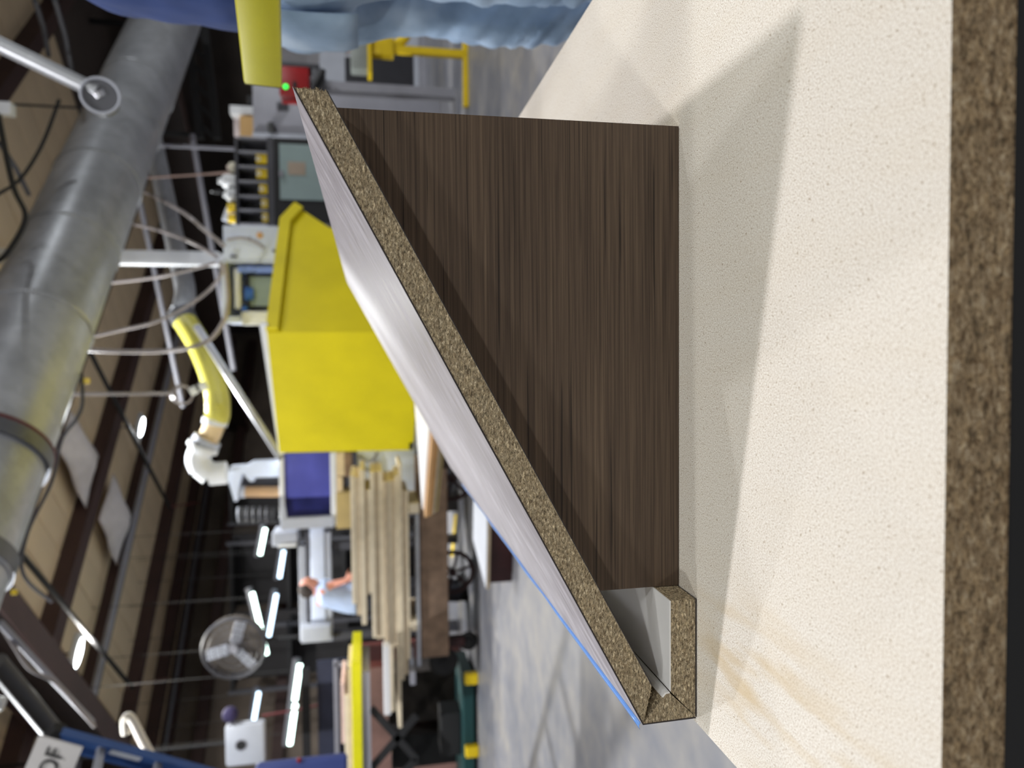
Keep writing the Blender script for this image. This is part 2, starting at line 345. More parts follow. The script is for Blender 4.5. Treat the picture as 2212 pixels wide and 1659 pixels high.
# pale liner sheets patched onto the roof, sagging a little
def patch(pix, Z, label):
    P4 = [atz(x, y, Z) for x, y in pix]; n = 8; b = MB(); vs = []; fs = []
    for i in range(n+1):
        for j in range(n+1):
            u, v = i/n, j/n; p = P4[0]*(1-u)*(1-v)+P4[1]*u*(1-v)+P4[2]*u*v+P4[3]*(1-u)*v
            vs.append(p-UP*(.16*math.sin(math.pi*u)*math.sin(math.pi*v)+.012*math.sin(9*u+5*v)))
    for i in range(n):
        for j in range(n): a = i*(n+1)+j; fs.append((a, a+1, a+n+2, a+n+1))
    b.add(vs, fs); o = single('roof_liner_sheet', b, LINER, label, 'liner sheet', None, True)
    md = o.modifiers.new('solid', 'SOLIDIFY'); md.thickness = .006
patch([(150, 885), (212, 985), (183, 1098), (128, 968)], 4.46, 'white liner sheet sagging between purlins beside the big galvanised duct')
patch([(243, 1022), (282, 1115), (250, 1222), (215, 1122)], 4.46, 'white liner sheet hanging from roof between the bright lamps, farther from duct')

# ------------------------------------------------------------------ lights that show, and housings of the added fill lamps
M_LENS = emit('lamp_lens', (244, 252, 255), 14)
names = ['high bay lamp over the table, beyond the sample', 'added fill lamp behind the camera to the left', 'bright high bay lamp under the roof beside yellow dust hose',
         'bright high bay lamp under the roof near the blue ladder', 'added fill lamp at the right end of the duct', 'added fill lamp above the big duct, hidden from the table',
         'added fill lamp nearest the right wall', 'added fill lamp over the left part of the floor', 'added fill lamp over the far left corner',
         'added fill lamp behind the camera to the right', 'added fill lamp level with the camera far to the left', 'added fill lamp level with the camera far to the right', 'added fill lamp farthest behind the camera']
for (p, e, k), nm in zip(BAYS_AND_FILLS, names):
    p = V(p); t = thing('bay_and_fill_light', nm, 'lamp', p-UP*.06)
    MB().obox(p, RD, LD, UP, .42, .2, .07, .02).build('housing', WHITE, t, True)
    rings = [(p-UP*(.035+.022*q), RD*.18*math.sqrt(max(.02, 1-q*q)), LD*.075*math.sqrt(max(.02, 1-q*q))) for q in (0, .4, .75, 1)]
    MB().ell(rings, 20).build('lens', M_LENS, t, True)
    MB().tube([p+UP*.035, V((p.x, p.y, CEIL+.01))], .01, 6).build('hanger', DKGREY, t)

M_TUBE = emit('fluorescent_tube', (225, 255, 245), 6); M_TUBE2 = emit('cool_fluorescent_tube', (205, 232, 255), 4)
def fluoro(segs, Y, label, m, r=.032):
    a, b = at(*segs[0][0], Y), at(*segs[-1][1], Y)
    t = thing('fluorescent_light', label, 'lamp', (a+b)/2)
    d = (b-a).normalized()
    MB().tube([a-d*.05+V((0, .09, .05)), b+d*.05+V((0, .09, .05))], .05, 8).build('housing', DKGREY, t)
    for p, q in segs: MB().tube([at(*p, Y), at(*q, Y)], r, 10).build('tube', m, t, True)
    for k in (.1, .9): p = a+(b-a)*k+V((0, .1, .08)); MB().tube([p, V((p.x, p.y, CEIL))], .004, 5).build('hanger', RUBBER, t)
fluoro([((573, 1142), (562, 1198))], 12, 'whitish fluorescent tube right beside the black motor of the moulder', M_TUBE)
fluoro([((613, 1190), (604, 1248))], 12.5, 'bluish fluorescent tube below the white tube beside the machine window', M_TUBE2)
fluoro([((545, 1281), (561, 1348)), ((562, 1352), (576, 1413))], 10.5, 'greenish twin fluorescent tube slanting beside the round fan', M_TUBE)
fluoro([((597, 1284), (581, 1374))], 12, 'bluish fluorescent tube crossing close to the greenish twin tube', M_TUBE2)
fluoro([((648, 1436), (637, 1512)), ((638, 1522), (626, 1608))], 9.5, 'long twin fluorescent tube in front of the dark blue panel', M_TUBE)
fluoro([((559, 1496), (547, 1565))], 11.5, 'short fluorescent tube beside the grey heater with black hole', M_TUBE2)

# ------------------------------------------------------------------ foreground: table
mm = .001
t = thing('work_table', 'particleboard topped work table in the foreground, cream face, stained near the left corner', 'table', (.0435, .24, 0))
b = MB(); xl, xr, y0, y1 = -.2515, .3385, .2416, 2.66
b.add([(xl, y0, TZ), (xr, y0, TZ), (xr, y1, TZ), (xl, y1, TZ)], [(0, 1, 2, 3)], 0)
zb = TZ-.0286
n = 60; tv = []; fsx = []
for i in range(n+1):                      # front edge with small knocks along the arris
    x = xl+(xr-xl)*i/n; k = .0006*noise.noise(V((x*40, 3, 1))); 
    tv += [(x, y0+(0 if i in (0, n) else abs(k)*.8), TZ), (x, y0+k*.5, TZ-.0012), (x, y0+k*.6, zb+.001), (x, y0+.0006, zb)]
for i in range(n):
    for j in range(3): a = i*4+j; fsx.append((a, a+1, a+5, a+4))
b.add(tv, fsx, 1)
b.add([(xl, y0, zb), (xr, y0, zb), (xr, y1, zb), (xl, y1, zb), (xl, y0, TZ), (xr, y0, TZ), (xr, y1, TZ), (xl, y1, TZ)], [(3, 2, 1, 0), (1, 2, 6, 5), (2, 3, 7, 6), (3, 0, 4, 7)], 1)
me_t = b.build('tabletop', [M_FACE, M_CHIP_TABLE], t)
MB().box(xl+.004, xr-.004, y0+.004, y0+.03, zb-.14, zb-.0005).build('apron', BLACK, t)
MB().box(xl+.03, xl+.05, y0+.03, y1-.05, zb-.09, zb-.0005).build('side_rail', BLACK, t); MB().box(xr-.05, xr-.03, y0+.03, y1-.05, zb-.09, zb-.0005).build('side_rail', BLACK, t)
for x in (xl+.055, xr-.055):
    for y in (y0+.06, y1-.1): MB().box(x-.025, x+.025, y-.025, y+.025, 0, zb-.0005, .004).build('leg', BLACK, t)

# folded panel: sloped board, edge board and base strip joined along mitred folds, seen on its cut end
FY, BY = .4571, 1.612
def sec(pts, y=FY, lift=.0004): return [V((x*mm, y, TZ+lift+z*mm)) for x, z in pts]
t = thing('folded_panel', 'particleboard panel folded into a long ramp, milky film on top, cut edge facing camera', 'panel', (-.05, FY, TZ))
nx, nz = -math.sin(SL), math.cos(SL)
def off(p, d): return (p[0]+nx*d, p[1]+nz*d)
A, A2, SI, Bc = (159.5, 256.3), (159.1, 236.6), (-222.3, 31.6), (-248.1, 38.8)
E = V((0, BY-FY, 0))
core = [off(A, -.9), off(A2, .7), off(SI, .7), off(Bc, -.9)]
o = MB().prism(sec(core), E).build('sloped_core', M_CHIP_SLOPE, t)
MB().prism(sec([off(A, -.2), off(A, -.9), off(Bc, -.9), off(Bc, -.2)], FY-.0002), E).build('top_laminate', LAMDARK, t)
q = MB().prism(sec([off(A2, .7), A2, SI, off(SI, .7)], FY-.0002), E); q.mi[0] = 1; q.build('bottom_laminate', [MELAMINE, LAMDARK], t)
fb = MB(); n = 60; fvs = []
for i in range(n+1):
    for j in range(13):
        u, v = i/n, j/12; y = FY-.0004+(BY-FY+.004)*u
        p = (A[0]+1-(A[0]-Bc[0]+1)*v, A[1]+.5-(A[1]-Bc[1]+.5)*v); k = .05+.30*noise.noise(V((u*14, v*3, 0)))**2+ (0.5*math.sin(u*7)**2*max(0, v-.85)/.15)
        q = off(p, k); fvs.append(V((q[0]*mm, y, TZ+.0004+q[1]*mm)))
fb.add(fvs, [(i*13+j, i*13+j+1, (i+1)*13+j+1, (i+1)*13+j) for i in range(n) for j in range(12)])
fm = fb.build('protective_film', M_FILM, t, True); tag(fm, 'milky grey protective film')
EB = [(-246.9, .5), (-247.7, 38.2), (-228.9, 21.9), (-228.6, 19.3)]
MB().prism(sec(EB), E).build('edge_board', M_CHIP, t)
MB().prism(sec([(-228.9, 22.1), (-228.6, 19.2), (-227.7, 19.5), (-228.0, 22.9), (-230.5, 25.2), (-231.2, 24.2)], FY-.0003), E).build('edge_lining', MELAMINE, t)
MB().prism(sec([(-247.9, .3), (-248.5, 38.6), (-247.7, 38.2), (-246.9, .5)], FY-.0002), E).build('edge_laminate', LAMDARK, t)
BS = [(-246.3, .9), (-227.9, 18.6), (-165.6, 18.6), (-165.6, .9)]
MB().prism(sec(BS), E).build('base_strip', M_CHIP, t)
MB().prism(sec([(-227.6, 18.6), (-226.9, 19.4), (-165.6, 19.4), (-165.6, 18.6)], FY-.0003), E).build('base_lining', MELAMINE, t)
MB().prism(sec([(-247.2, .05), (-246.3, .9), (-165.5, .9), (-165.5, .05)], FY-.0002), E).build('base_laminate', LAMDARK, t)
# blue film lifting along the folded corner
bb = MB(); bv = []; n = 50
for i in range(n+1):
    u = i/n; y = FY+.003+(BY-FY-.2)*u; wv = 2.6+1.6*noise.noise(V((u*9, 0, 2)))-1.2*u
    bv += [V(((Bc[0]-.2)*mm, y, TZ+(Bc[1]+.7)*mm)), V(((Bc[0]-wv*.9)*mm, y, TZ+(Bc[1]+1.6+wv*.12)*mm)), V(((Bc[0]-wv*1.9)*mm, y, TZ+(Bc[1]+1.4-wv*.1)*mm))]
bb.add(bv, [(i*3+j, i*3+j+1, i*3+j+4, i*3+j+3) for i in range(n) for j in range(2)])
q = bb.build('film_edge', mat('blue_film', (110, 158, 232), .3, var=.06, scale=30), t, True); q.modifiers.new('solid', 'SOLIDIFY').thickness = .0002; tag(q, 'pale blue film edge')
# torn chips standing on the rough sawn right end and along the fold
cb = MB()
def chip(p, d, l, wd):
    d = V(d).normalized(); u = d.orthogonal().normalized()*wd; w_ = d.cross(u.normalized())*wd*.6
    cb.add([p+u, p-u*.5+w_, p-u*.5-w_, p+d*l], [(0, 1, 2), (0, 1, 3), (1, 2, 3), (2, 0, 3)])
for i in range(420):
    z = random.uniform(0, 1); y = FY+abs(random.gauss(0, .012)) if i < 250 else random.uniform(FY, BY)
    p = V((159.0*mm, y, TZ+.0004+(237.6+17.2*z)*mm))
    chip(p, (1, random.uniform(-.5, .5), random.uniform(-.6, .6)), random.uniform(.0006, .0024)*(1.2 if .2 < z < .85 else .5), random.uniform(.0003, .0009))
for i in range(90):
    v = random.random(); x = Bc[0]+(SI[0]-Bc[0])*v; z = Bc[1]+(SI[1]-Bc[1])*v
    chip(V((x*mm, FY+abs(random.gauss(0, .01)), TZ+(z+.4)*mm)), (-.1, random.uniform(-.6, .6), -1), random.uniform(.0006, .002), random.uniform(.0003, .0008))
tag(cb.build('torn_chips', M_CHIP_SLOPE, t), kind='stuff')

# dark woodgrain panel standing under the slope
t = thing('woodgrain_panel', 'dark brown woodgrain laminate panel standing upright under the sloped board', 'panel', (0, .486, TZ))
top = lambda x: 236.6+(x-159.1)*(A2[1]-SI[1])/(A2[0]-SI[0])
X0, X1 = -165.1, 159.0
MB().prism(sec([(X0+.3, .0), (X1-.5, .0), (X1-.5, top(X1)-.7), (X0+.3, top(X0)-.7)], .4868), (0, .0174, 0)).build('core', mat('pale_core', (214, 196, 168), .8, scale=200), t)
MB().prism(sec([(X0, 0), (X1-.1, 0), (X1-.1, top(X1)-.5), (X0, top(X0)-.5)], .486), (0, .0008, 0)).build('face_laminate', M_WOOD, t)
MB().prism(sec([(X1-.5, 0), (X1, 0), (X1, top(X1)-.6), (X1-.5, top(X1)-.6)], .4868), (0, .0174, 0)).build('edge_band', mat('cream_edge', (232, 220, 200), .6), t)

# ------------------------------------------------------------------ person in front right and the yellow guard arm
def organic(mb, name, m, parent, vox, disp=0, dsc=12, iters=6, fn=None):
    me = bpy.data.meshes.new('tmp'); me.from_pydata(mb.v, [], mb.f); ob = bpy.data.objects.new('tmp', me); COL.objects.link(ob)
    md = ob.modifiers.new('r', 'REMESH'); md.mode = 'VOXEL'; md.voxel_size = vox
    sm = ob.modifiers.new('s', 'SMOOTH'); sm.iterations = iters; sm.factor = .5
    dg = bpy.context.evaluated_depsgraph_get(); ev = ob.evaluated_get(dg); nm_ = bpy.data.meshes.new_from_object(ev)
    COL.objects.unlink(ob); bpy.data.objects.remove(ob)
    vs = [v.co.copy() for v in nm_.vertices]
    if disp or fn:
        ns = [v.normal.copy() for v in nm_.vertices]
        for i, p in enumerate(vs):
            k = disp*noise.fractal(p*dsc, 1, 2, 4) if disp else 0
            if fn: k += fn(p)
            vs[i] = p+ns[i]*k
    out = MB(); out.add(vs, [tuple(p.vertices) for p in nm_.polygons])
    return out.build(name, m, parent, True)
def hand(b, wrist, d, up, sc=1.0, curl=.5):
    """palm with five fingers; d points along the fingers, up is the back of the hand"""
    d = V(d).normalized(); up = V(up); up = (up-d*up.dot(d)).normalized(); sd = d.cross(up)
    b.ell([(wrist, sd*.027*sc, up*.018*sc), (wrist+d*.04*sc, sd*.038*sc, up*.016*sc), (wrist+d*.085*sc, sd*.041*sc, up*.013*sc)], 12)
    for k, l in zip((-1.5, -.5, .5, 1.5), (.072, .082, .078, .06)):
        p = wrist+d*.078*sc+sd*k*.02*sc; dd = d.copy(); pts = [p]
        for q in range(3):
            a = curl*(q+.4)*.5; dd = (d*math.cos(a)-up*math.sin(a)); p = p+dd*l*sc/3; pts.append(p)
        b.tube(pts, [.0095*sc, .009*sc, .0085*sc, .0065*sc], 8)
    p = wrist+d*.025*sc-sd*.03*sc
    b.tube([p, p+(d*.6-sd*.7-up*.2)*.035*sc, p+(d*.9-sd*.8-up*.4)*.06*sc], [.013*sc, .011*sc, .008*sc], 8)
def limb(b, pts, rs, n=4, seg=14):
    pts = [V(p) for p in pts]; P_ = []; R_ = []
    for i in range(len(pts)-1):
        for k in range(n): u = k/n; P_.append(pts[i].lerp(pts[i+1], u)); R_.append(rs[i]+(rs[i+1]-rs[i])*u)
    P_.append(pts[-1]); R_.append(rs[-1]); b.tube(P_, R_, seg)
def head(b, c_, f, up, sc=1.0):
    """skull, jaw, nose, ears; f is where the face looks"""
    f = V(f).normalized(); sd = f.cross(V(up)).normalized(); up = sd.cross(f)
    rings = []
    for h, a, bb_, o_ in ((-.115, .030, .03, .03), (-.10, .05, .05, .022), (-.06, .064, .075, .008), (-.01, .072, .092, 0), (.04, .076, .098, -.004), (.085, .066, .085, -.008), (.115, .04, .05, -.01), (.125, .012, .015, -.01)):
        rings.append((c_+up*h*sc+f*o_*sc, sd*a*sc, f*bb_*sc))
    b.ell(rings, 18)
    b.ell([(c_+f*.088*sc+up*.012*sc, sd*.008*sc, up*.01*sc), (c_+f*.112*sc-up*.022*sc, sd*.013*sc, up*.012*sc), (c_+f*.09*sc-up*.035*sc, sd*.015*sc, up*.006*sc)], 8)
    for k in (-1, 1): b.ell([(c_+sd*k*.07*sc-up*.02*sc, f*.012*sc, up*.018*sc), (c_+sd*k*.085*sc-up*.01*sc, f*.02*sc, up*.03*sc)], 8)
    b.ell([(c_+f*.084*sc-up*.062*sc, sd*.026*sc, up*.006*sc), (c_+f*.094*sc-up*.062*sc, sd*.02*sc, up*.005*sc)], 10)

PY = 1.42
hipx = at(650, 78, PY).x+.13; beltz = at(600, 60, PY).z
root = V((hipx, PY, 0))
t = thing('person', 'person in blue shirt and faded jeans standing right of the table, behind yellow arm', 'person', root)
fx = V((1, 0, 0))
body = MB()
ch = V((hipx+.17, PY, beltz+.42))                # chest, leaning to the right
nk = V((hipx+.25, PY, beltz+.62)); hd = V((hipx+.33, PY, beltz+.78))
limb(body, [V((hipx+.0, PY, beltz-.05)), ch, nk-UP*.06], [.12, .15, .10]); limb(body, [nk-UP*.1, hd], [.06, .055]); head(body, hd+V((.02, 0, .03)), (1, 0, -.35), (0.2, 0, 1))
for k in (-1, 1):
    sh = ch+V((.03, k*.19, .1)); el = sh+V((.2, k*.05, -.22)); wr = el+V((.24, -k*.04, -.05))
    limb(body, [sh, el, wr], [.052, .042, .028]); hand(body, wr, (1, 0, -.2), (0, 0, 1), 1, .7)
    hp = V((hipx+.0, PY+k*.09, beltz-.16)); kn = V((at(1000, 78, PY).x+.112, PY+k*.09, .62)); an = V((at(1290, 74, PY).x+.095, PY+k*.115, .08))
    limb(body, [hp, kn, an], [.066, .05, .036])
organic(body, 'body', SKIN, t, .009)
jb = MB()
def jean(h): return at(h, 60, PY).z
prof = [(596, 84, .16), (640, 96, .165), (690, 93, .165), (760, 80, .15), (820, 64, .14), (890, 56, .128), (960, 66, .122), (1010, 78, .12), (1100, 82, .115), (1200, 82, .108), (1290, 74, .10)]
for k in (-1, 1):
    rings = []
    for xp, yp, rr_ in prof:
        z = at(xp, yp, PY).z; xb = at(xp, yp, PY).x+.022; a = rr_*.8
        rings.append((V((xb+a, PY+k*.088, z)), V((a, 0, 0)), V((0, a*.82, 0))))
    zl = rings[-1][0]
    rings += [(V((zl.x+.0, PY+k*.11, .25)), V((.085, 0, 0)), V((0, .08, 0))), (V((zl.x-.01, PY+k*.12, .06)), V((.09, 0, 0)), V((0, .085, 0)))]
    jb.ell(rings, 20)
zt = at(590, 60, PY).z; hx0 = at(600, 84, PY).x
jb.ell([(V((at(760, 80, PY).x+.15, PY, at(770, 80, PY).z)), V((.115, 0, 0)), V((0, .19, 0))), (V((at(650, 96, PY).x+.165, PY, at(650, 80, PY).z)), V((.133, 0, 0)), V((0, .2, 0))), (V((hx0+.15, PY, zt)), V((.122, 0, 0)), V((0, .175, 0)))], 24)
def folds(p):
    h = p.z; k = .0
    wz = max(0, min(1, (beltz-.18-h)/.25))*max(0, min(1, (h-.35)/.1))
    k += .022*wz*(abs(noise.noise(V((p.x*9, p.y*9, h*24+p.x*26))))-.3)
    k += .006*noise.noise(V((p.x*20, p.y*20, h*7)))
    return k
DENIM, N, L, P = nt('faded_denim')
mp = mapped(N, L); a_ = N.new('ShaderNodeTexNoise'); a_.inputs['Scale'].default_value = 7; a_.inputs['Detail'].default_value = 6; L.new(mp.outputs[0], a_.inputs['Vector'])
r_ = ramp(N, L, a_.outputs['Fac'], [(.3, lin((116, 140, 168))), (.5, lin((150, 174, 204))), (.7, lin((186, 206, 230)))]); L.new(r_.outputs[0], P.inputs['Base Color']); P.inputs['Roughness'].default_value = .85
jn = organic(jb, 'jeans', DENIM, t, .011, .003, 18, 5, folds)
pk = MB(); pz = at(655, 96, PY).z; px_ = at(655, 97, PY).x+.014
for (z0, z1, y0_, y1_) in ((pz-.10, pz+.06, PY-.10, PY+.04),):
    vs = []
    for i in range(7):
        for j in range(7): vs.append(V((px_-.017+.018*((j-3)/3)**2+.004*((i-3)/3)**2-(.008 if 0 < i < 6 and 0 < j < 6 else .001), y0_+(y1_-y0_)*j/6, z0+(z1-z0)*i/6)))
    pk.add(vs, [(i*7+j, i*7+j+1, (i+1)*7+j+1, (i+1)*7+j) for i in range(6) for j in range(6)])
q = pk.build('back_pocket', DENIM, jn, True); q.modifiers.new('solid', 'SOLIDIFY').thickness = .004
MB().ell([(V((hx0+.155, PY, zt-.035)), V((.13, 0, 0)), V((0, .186, 0))), (V((hx0+.155, PY, zt+.004)), V((.13, 0, 0)), V((0, .186, 0)))], 28).build('belt', mat('black_leather', (20, 22, 32), .45), t, True)
sb = MB(); e1, e2, e3, e4 = at(600, 78, PY), at(520, 70, PY), at(310, 40, PY), at(150, 2, PY)
sb.ell([(V((e1.x+0.155, PY, e1.z)), V((.14, 0, 0)), V((0, .19, 0))), (V((e2.x+0.165, PY, e2.z)), V((.15, 0, 0)), V((0, .2, 0))), (V((e3.x+0.170, PY, e3.z)), V((.155, 0, 0)), V((0, .205, 0))),
        (V((e4.x+0.160, PY, e4.z)), V((.145, 0, 0)), V((0, .21, 0))), (V((nk.x-.02, PY, nk.z-.06)), V((.10, 0, 0)), V((0, .16, 0))), (V((nk.x, PY, nk.z)), V((.06, 0, 0)), V((0, .065, 0)))], 24)
for k in (-1, 1):
    sh = ch+V((.03, k*.19, .1)); el = sh+V((.2, k*.05, -.22)); limb(sb, [sh-V((0, k*.06, 0)), sh, sh.lerp(el, .75)], [.075, .078, .066])
organic(sb, 'shirt', mat('blue_shirt', (44, 68, 128), .8, var=.12, scale=9), t, .012, .008, 7, 5, lambda p: .008*noise.noise(V((p.x*5, p.y*5, p.z*16))))
hb = MB(); hb.ell([(hd+V((-.01, 0, .05)), V((.09, 0, 0)), V((0, .085, 0))), (hd+V((-.01, 0, .10)), V((.1, 0, 0)), V((0, .083, 0))), (hd+V((0, 0, .145)), V((.075, 0, 0)), V((0, .065, 0))), (hd+V((0, 0, .165)), V((.03, 0, 0)), V((0, .03, 0)))], 18)
hb.build('hair', HAIR, t, True)
for k in (-1, 1): MB().ell([(V((zl.x-.12+.1, PY+k*.12, .001)), V((.15, 0, 0)), V((0, .05, 0))), (V((zl.x-.02, PY+k*.12, .05)), V((.14, 0, 0)), V((0, .048, 0))), (V((zl.x-.05, PY+k*.12, .1)), V((.075, 0, 0)), V((0, .045, 0)))], 16).build('shoe', mat('brown_boot', (70, 50, 36), .6), t, True)

n0, n1 = at(556, -44, .95), at(568.5, 151, 1.14); dr = (n1-n0).normalized()
t = thing('guard_arm', 'yellow square steel arm reaching in from the right in front of the person', 'arm', n0-dr*.55-UP*0)
sd_ = dr.cross(UP).normalized(); up_ = sd_.cross(dr)
L_ = (n1-n0).length+.55
MB().obox(n1-dr*L_/2, dr, sd_, up_, L_, .053, .0525, .004).build('tube', YEL2, t, True)
MB().obox(n1+dr*.001, dr, sd_, up_, .004, .05, .05, .001).build('end_cap', mat('dark_olive_cap', (96, 90, 20), .5), t)
p = n1-dr*(L_-.03); MB().box(p.x-.03, p.x+.03, p.y-.03, p.y+.03, 0, p.z-.027, .004).build('post', YEL2, t)
MB().box(p.x-.1, p.x+.1, p.y-.1, p.y+.1, 0, .01).build('base_plate', YEL2, t)

# ------------------------------------------------------------------ big duct and other overhead work
DT, DZ, DR = 3.955, CAM.z+2.3215, .35
t = thing('dust_duct', 'large galvanised spiral dust duct hanging under the roof', 'duct', bl(6, DT, DZ))
def cyl_s(s0, s1, r, seg=48): return MB().tube([bl(s0+(s1-s0)*i/6, DT, DZ) for i in range(7)], r, seg)
joints = [3.05, 3.4, 4.35, 5.18, 5.62, 6.55, 7.35, 7.75, 8.2, 9.3]
ss = [.6, 2.35]+joints[1:]
secs = [(.6, 2.35), (2.35, 3.12), (3.12, 4.28), (4.28, 5.2), (5.2, 6.15), (6.15, 7.1), (7.1, 7.9), (7.9, 8.9), (8.9, 10.4)]
for i, (a, b_) in enumerate(secs):
    cyl_s(a, b_, DR if i not in (7, 8) else DR*1.03).build('duct_section', M_GALV, t, True)
    q = MB(); q.ring(bl(b_, DT, DZ), RD, DR*1.004, .010 if i > 2 else .016, 48, 8); q.build('joint_band', M_GALV, t, True)
for s_, m_, w_ in ((3.12, mat('red_gasket', (92, 34, 36), .6), .05), (2.4, M_GALV_DARK, .05)):
    MB().tube([bl(s_-w_, DT, DZ), bl(s_+w_, DT, DZ)], DR*1.07, 48).build('flange', m_ if s_ < 3 else M_GALV_DARK, t, True)
    if s_ > 3: MB().ring(bl(s_+w_+.01, DT, DZ), RD, DR*1.05, .014, 48, 8).build('gasket', m_, t, True)
for s_ in (4.9, 7.5): MB().tube([bl(s_, DT, DZ+DR), bl(s_, DT, CEIL)], .012, 6).build('hanger', DKGREY, t)

def pipe(name, pix, r, m, label, cat, n=6, seg=10, smooth=True, parts=None):
    pts = [at(x, y, Y) for x, y, Y in pix]; pts = smoothpath(pts, n) if len(pts) > 2 else pts
    return single(name, MB().tube(pts, r, seg), m, label, cat, None, smooth)
# dropper pipe with open bell end
t = thing('drop_pipe', 'small galvanised drop pipe with a round flanged mouth in front of the duct', 'pipe', at(217, 206, 3.3))
p0, p1 = at(-60, 68, 3.3), at(212, 200, 3.3); MB().tube([p0, p1], .032, 20).build('pipe', M_GALV, t, True)
cc = at(217, 206, 3.28); ax = (V((0, -1, 0))+UP*-.25).normalized()
MB().ring(cc, ax, .070, .006, 36, 8).build('flange', LTGREY, t, True); MB().tube([cc-ax*.07, cc-ax*.002], .068, 32).build('cup', M_GALV_DARK, t, True)
MB().tube([p1, cc-ax*.03+ (cc-p1)*.2], .03, 16).build('collar', M_STEEL, t, True)
# diagonal brace rods, conduits and cables under the roof
def rod(pa, pb, Z, r, label, m=BLACK, name='brace_rod'): return single(name, MB().tube([atz(*pa, Z), atz(*pb, Z)], r, 8), m, label, 'rod')
rod((190, 752), (367, 1098), 4.16, .028, 'black brace rod crossing the tan roof between the two bright lamps')
rod((40, 1190), (286, 1486), 4.16, .028, 'black brace rod crossing the roof near the lamp by the ladder')
rod((367, 1095), (432, 1085), 4.16, .012, 'short thin rod with red tip at the end of first brace rod', mat('rusty_rod', (120, 60, 56), .6))
rod((276, 1482), (362, 1466), 4.16, .014, 'short thin rod with orange tip at the end of second brace rod', mat('rusty_rod2', (110, 78, 70), .6))
single('light_track', MB().tube([bl(2.6, 9.95, 4.36), bl(12, 9.95, 4.36)], .045, 8), GREY, 'thin pale grey conduit running along a purlin beside the lamps', 'conduit', None, True)
single('sprinkler_pipe', MB().tube([bl(2.6, 12.9, 4.15), bl(12, 12.9, 4.15)], .04, 8), DKGREY, 'dark grey sprinkler pipe under the roof far left, with red joint', 'pipe', None, True)
single('roof_cable', MB().tube(smoothpath([at(176, 806, 5.6), at(178, 870, 5.6), at(165, 905, 5.6), at(133, 950, 5.6), at(112, 1040, 5.6), at(60, 1150, 5.5), at(50, 1240, 5.4), at(112, 1300, 5.6)]), .012, 6), DKGREY, 'slack dark cable drooping under the tan roof left of the duct', 'cable', None, True)
single('girder_cable', MB().tube(smoothpath([at(2, 1350, 4.6), at(30, 1395, 4.6), at(65, 1445, 4.7), at(120, 1475, 4.8), at(170, 1530, 4.9), at(205, 1570, 5)]), .012, 6), HOSE, 'pinkish grey cable sagging below the brown rafter', 'cable', None, True)
single('girder_conduit', MB().tube([at(0, 1345, 4.5), at(120, 1475, 4.9), at(200, 1560, 5.2)], .018, 8), GREY, 'straight grey conduit along the brown rafter', 'conduit', None, True)
single('black_service_pipe', MB().tube([at(-10, 1430, 4.0), at(118, 1585, 4.3)], .05, 12), mat('charcoal_pipe', (52, 50, 48), .5), 'dark charcoal pipe slanting above the OF sign', 'pipe', None, True)
for (a, b_, z_, lb) in (((0, 310), (62, 420), 4.4, 'nearest'), ((75, 0), (105, 120), 4.4, 'second'), ((118, 0), (155, 155), 4.4, 'third')):
    single('roof_conduit', MB().tube([at(*a, 7), at((a[0]+b_[0])/2+4, (a[1]+b_[1])/2, 7.5), at(*b_, 8)], .022, 6), DKGREY, 'dark conduit under the roof above the drop pipe, '+lb+' from the left', 'conduit', None, True)
t = thing('hanging_air_line', 'thin straight grey air line hanging before the duct, ending in a coil', 'air line', at(440, 835, 6.4))
MB().tube(smoothpath([at(-20, 853, 6.4), at(190, 851, 6.4), at(375, 850, 6.4)]), .014, 6).build('line', HOSE, t, True)
cb_ = MB(); c0_ = at(396, 853, 6.4)
for k in range(3): cb_.ring(c0_+V((0, .02*k, .01*k)), (0.2, 1, .1), .07+.006*k, .007, 24, 6)
cb_.build('coil', HOSE, t, True)
pc = MB(); pc.tube([at(412, 848, 6.4), at(425, 840, 6.4)], .035, 10); pc.tube([at(432, 837, 6.4), at(446, 832, 6.4)], .038, 10); pc.build('plug', WHITE, t, True)
MB().tube([at(425, 840, 6.4), at(432, 837, 6.4)], .022, 10).build('plug_neck', BLACK, t, True)
# air hoses hanging from the post
single('air_hose', MB().tube(smoothpath([at(285, 402, 8.7), at(340, 428, 7.9), at(395, 458, 6.9), at(440, 495, 6.7), at(486, 532, 6.6)]), .016, 8), HOSE, 'grey air hose arching to the pale cabinet, topmost right one', 'hose', None, True)
single('air_hose', MB().tube(smoothpath([at(262, 480, 8.2), at(320, 491, 7.7), at(380, 510, 6.9), at(430, 532, 6.8), at(470, 556, 6.7)]), .015, 8), HOSE, 'grey air hose arching to the post foot, second right one', 'hose', None, True)
single('air_hose', MB().tube(smoothpath([at(225, 612, 7.7), at(300, 604, 7.4), at(350, 597, 6.9), at(410, 583, 6.8), at(468, 567, 6.7)]), .014, 8), HOSE, 'grey air hose sweeping left of the white post, shortest one', 'hose', None, True)
single('air_hose', MB().tube(smoothpath([at(190, 728, 7.2), at(260, 713, 7.1), at(330, 697, 6.9), at(395, 667, 6.8), at(450, 628, 6.7), at(478, 592, 6.6), at(476, 566, 6.6)]), .015, 8), HOSE, 'grey air hose looping left of the post, middle one', 'hose', None, True)
single('air_hose', MB().tube(smoothpath([at(178, 755, 7.0), at(250, 759, 6.9), at(340, 759, 6.8), at(405, 752, 6.6), at(455, 732, 6.5), at(485, 690, 6.4), at(493, 650, 6.4), at(490, 600, 6.4), at(485, 570, 6.4)]), .019, 8), HOSE, 'longest grey air hose crossing in front of the yellow dust hose', 'hose', None, True)
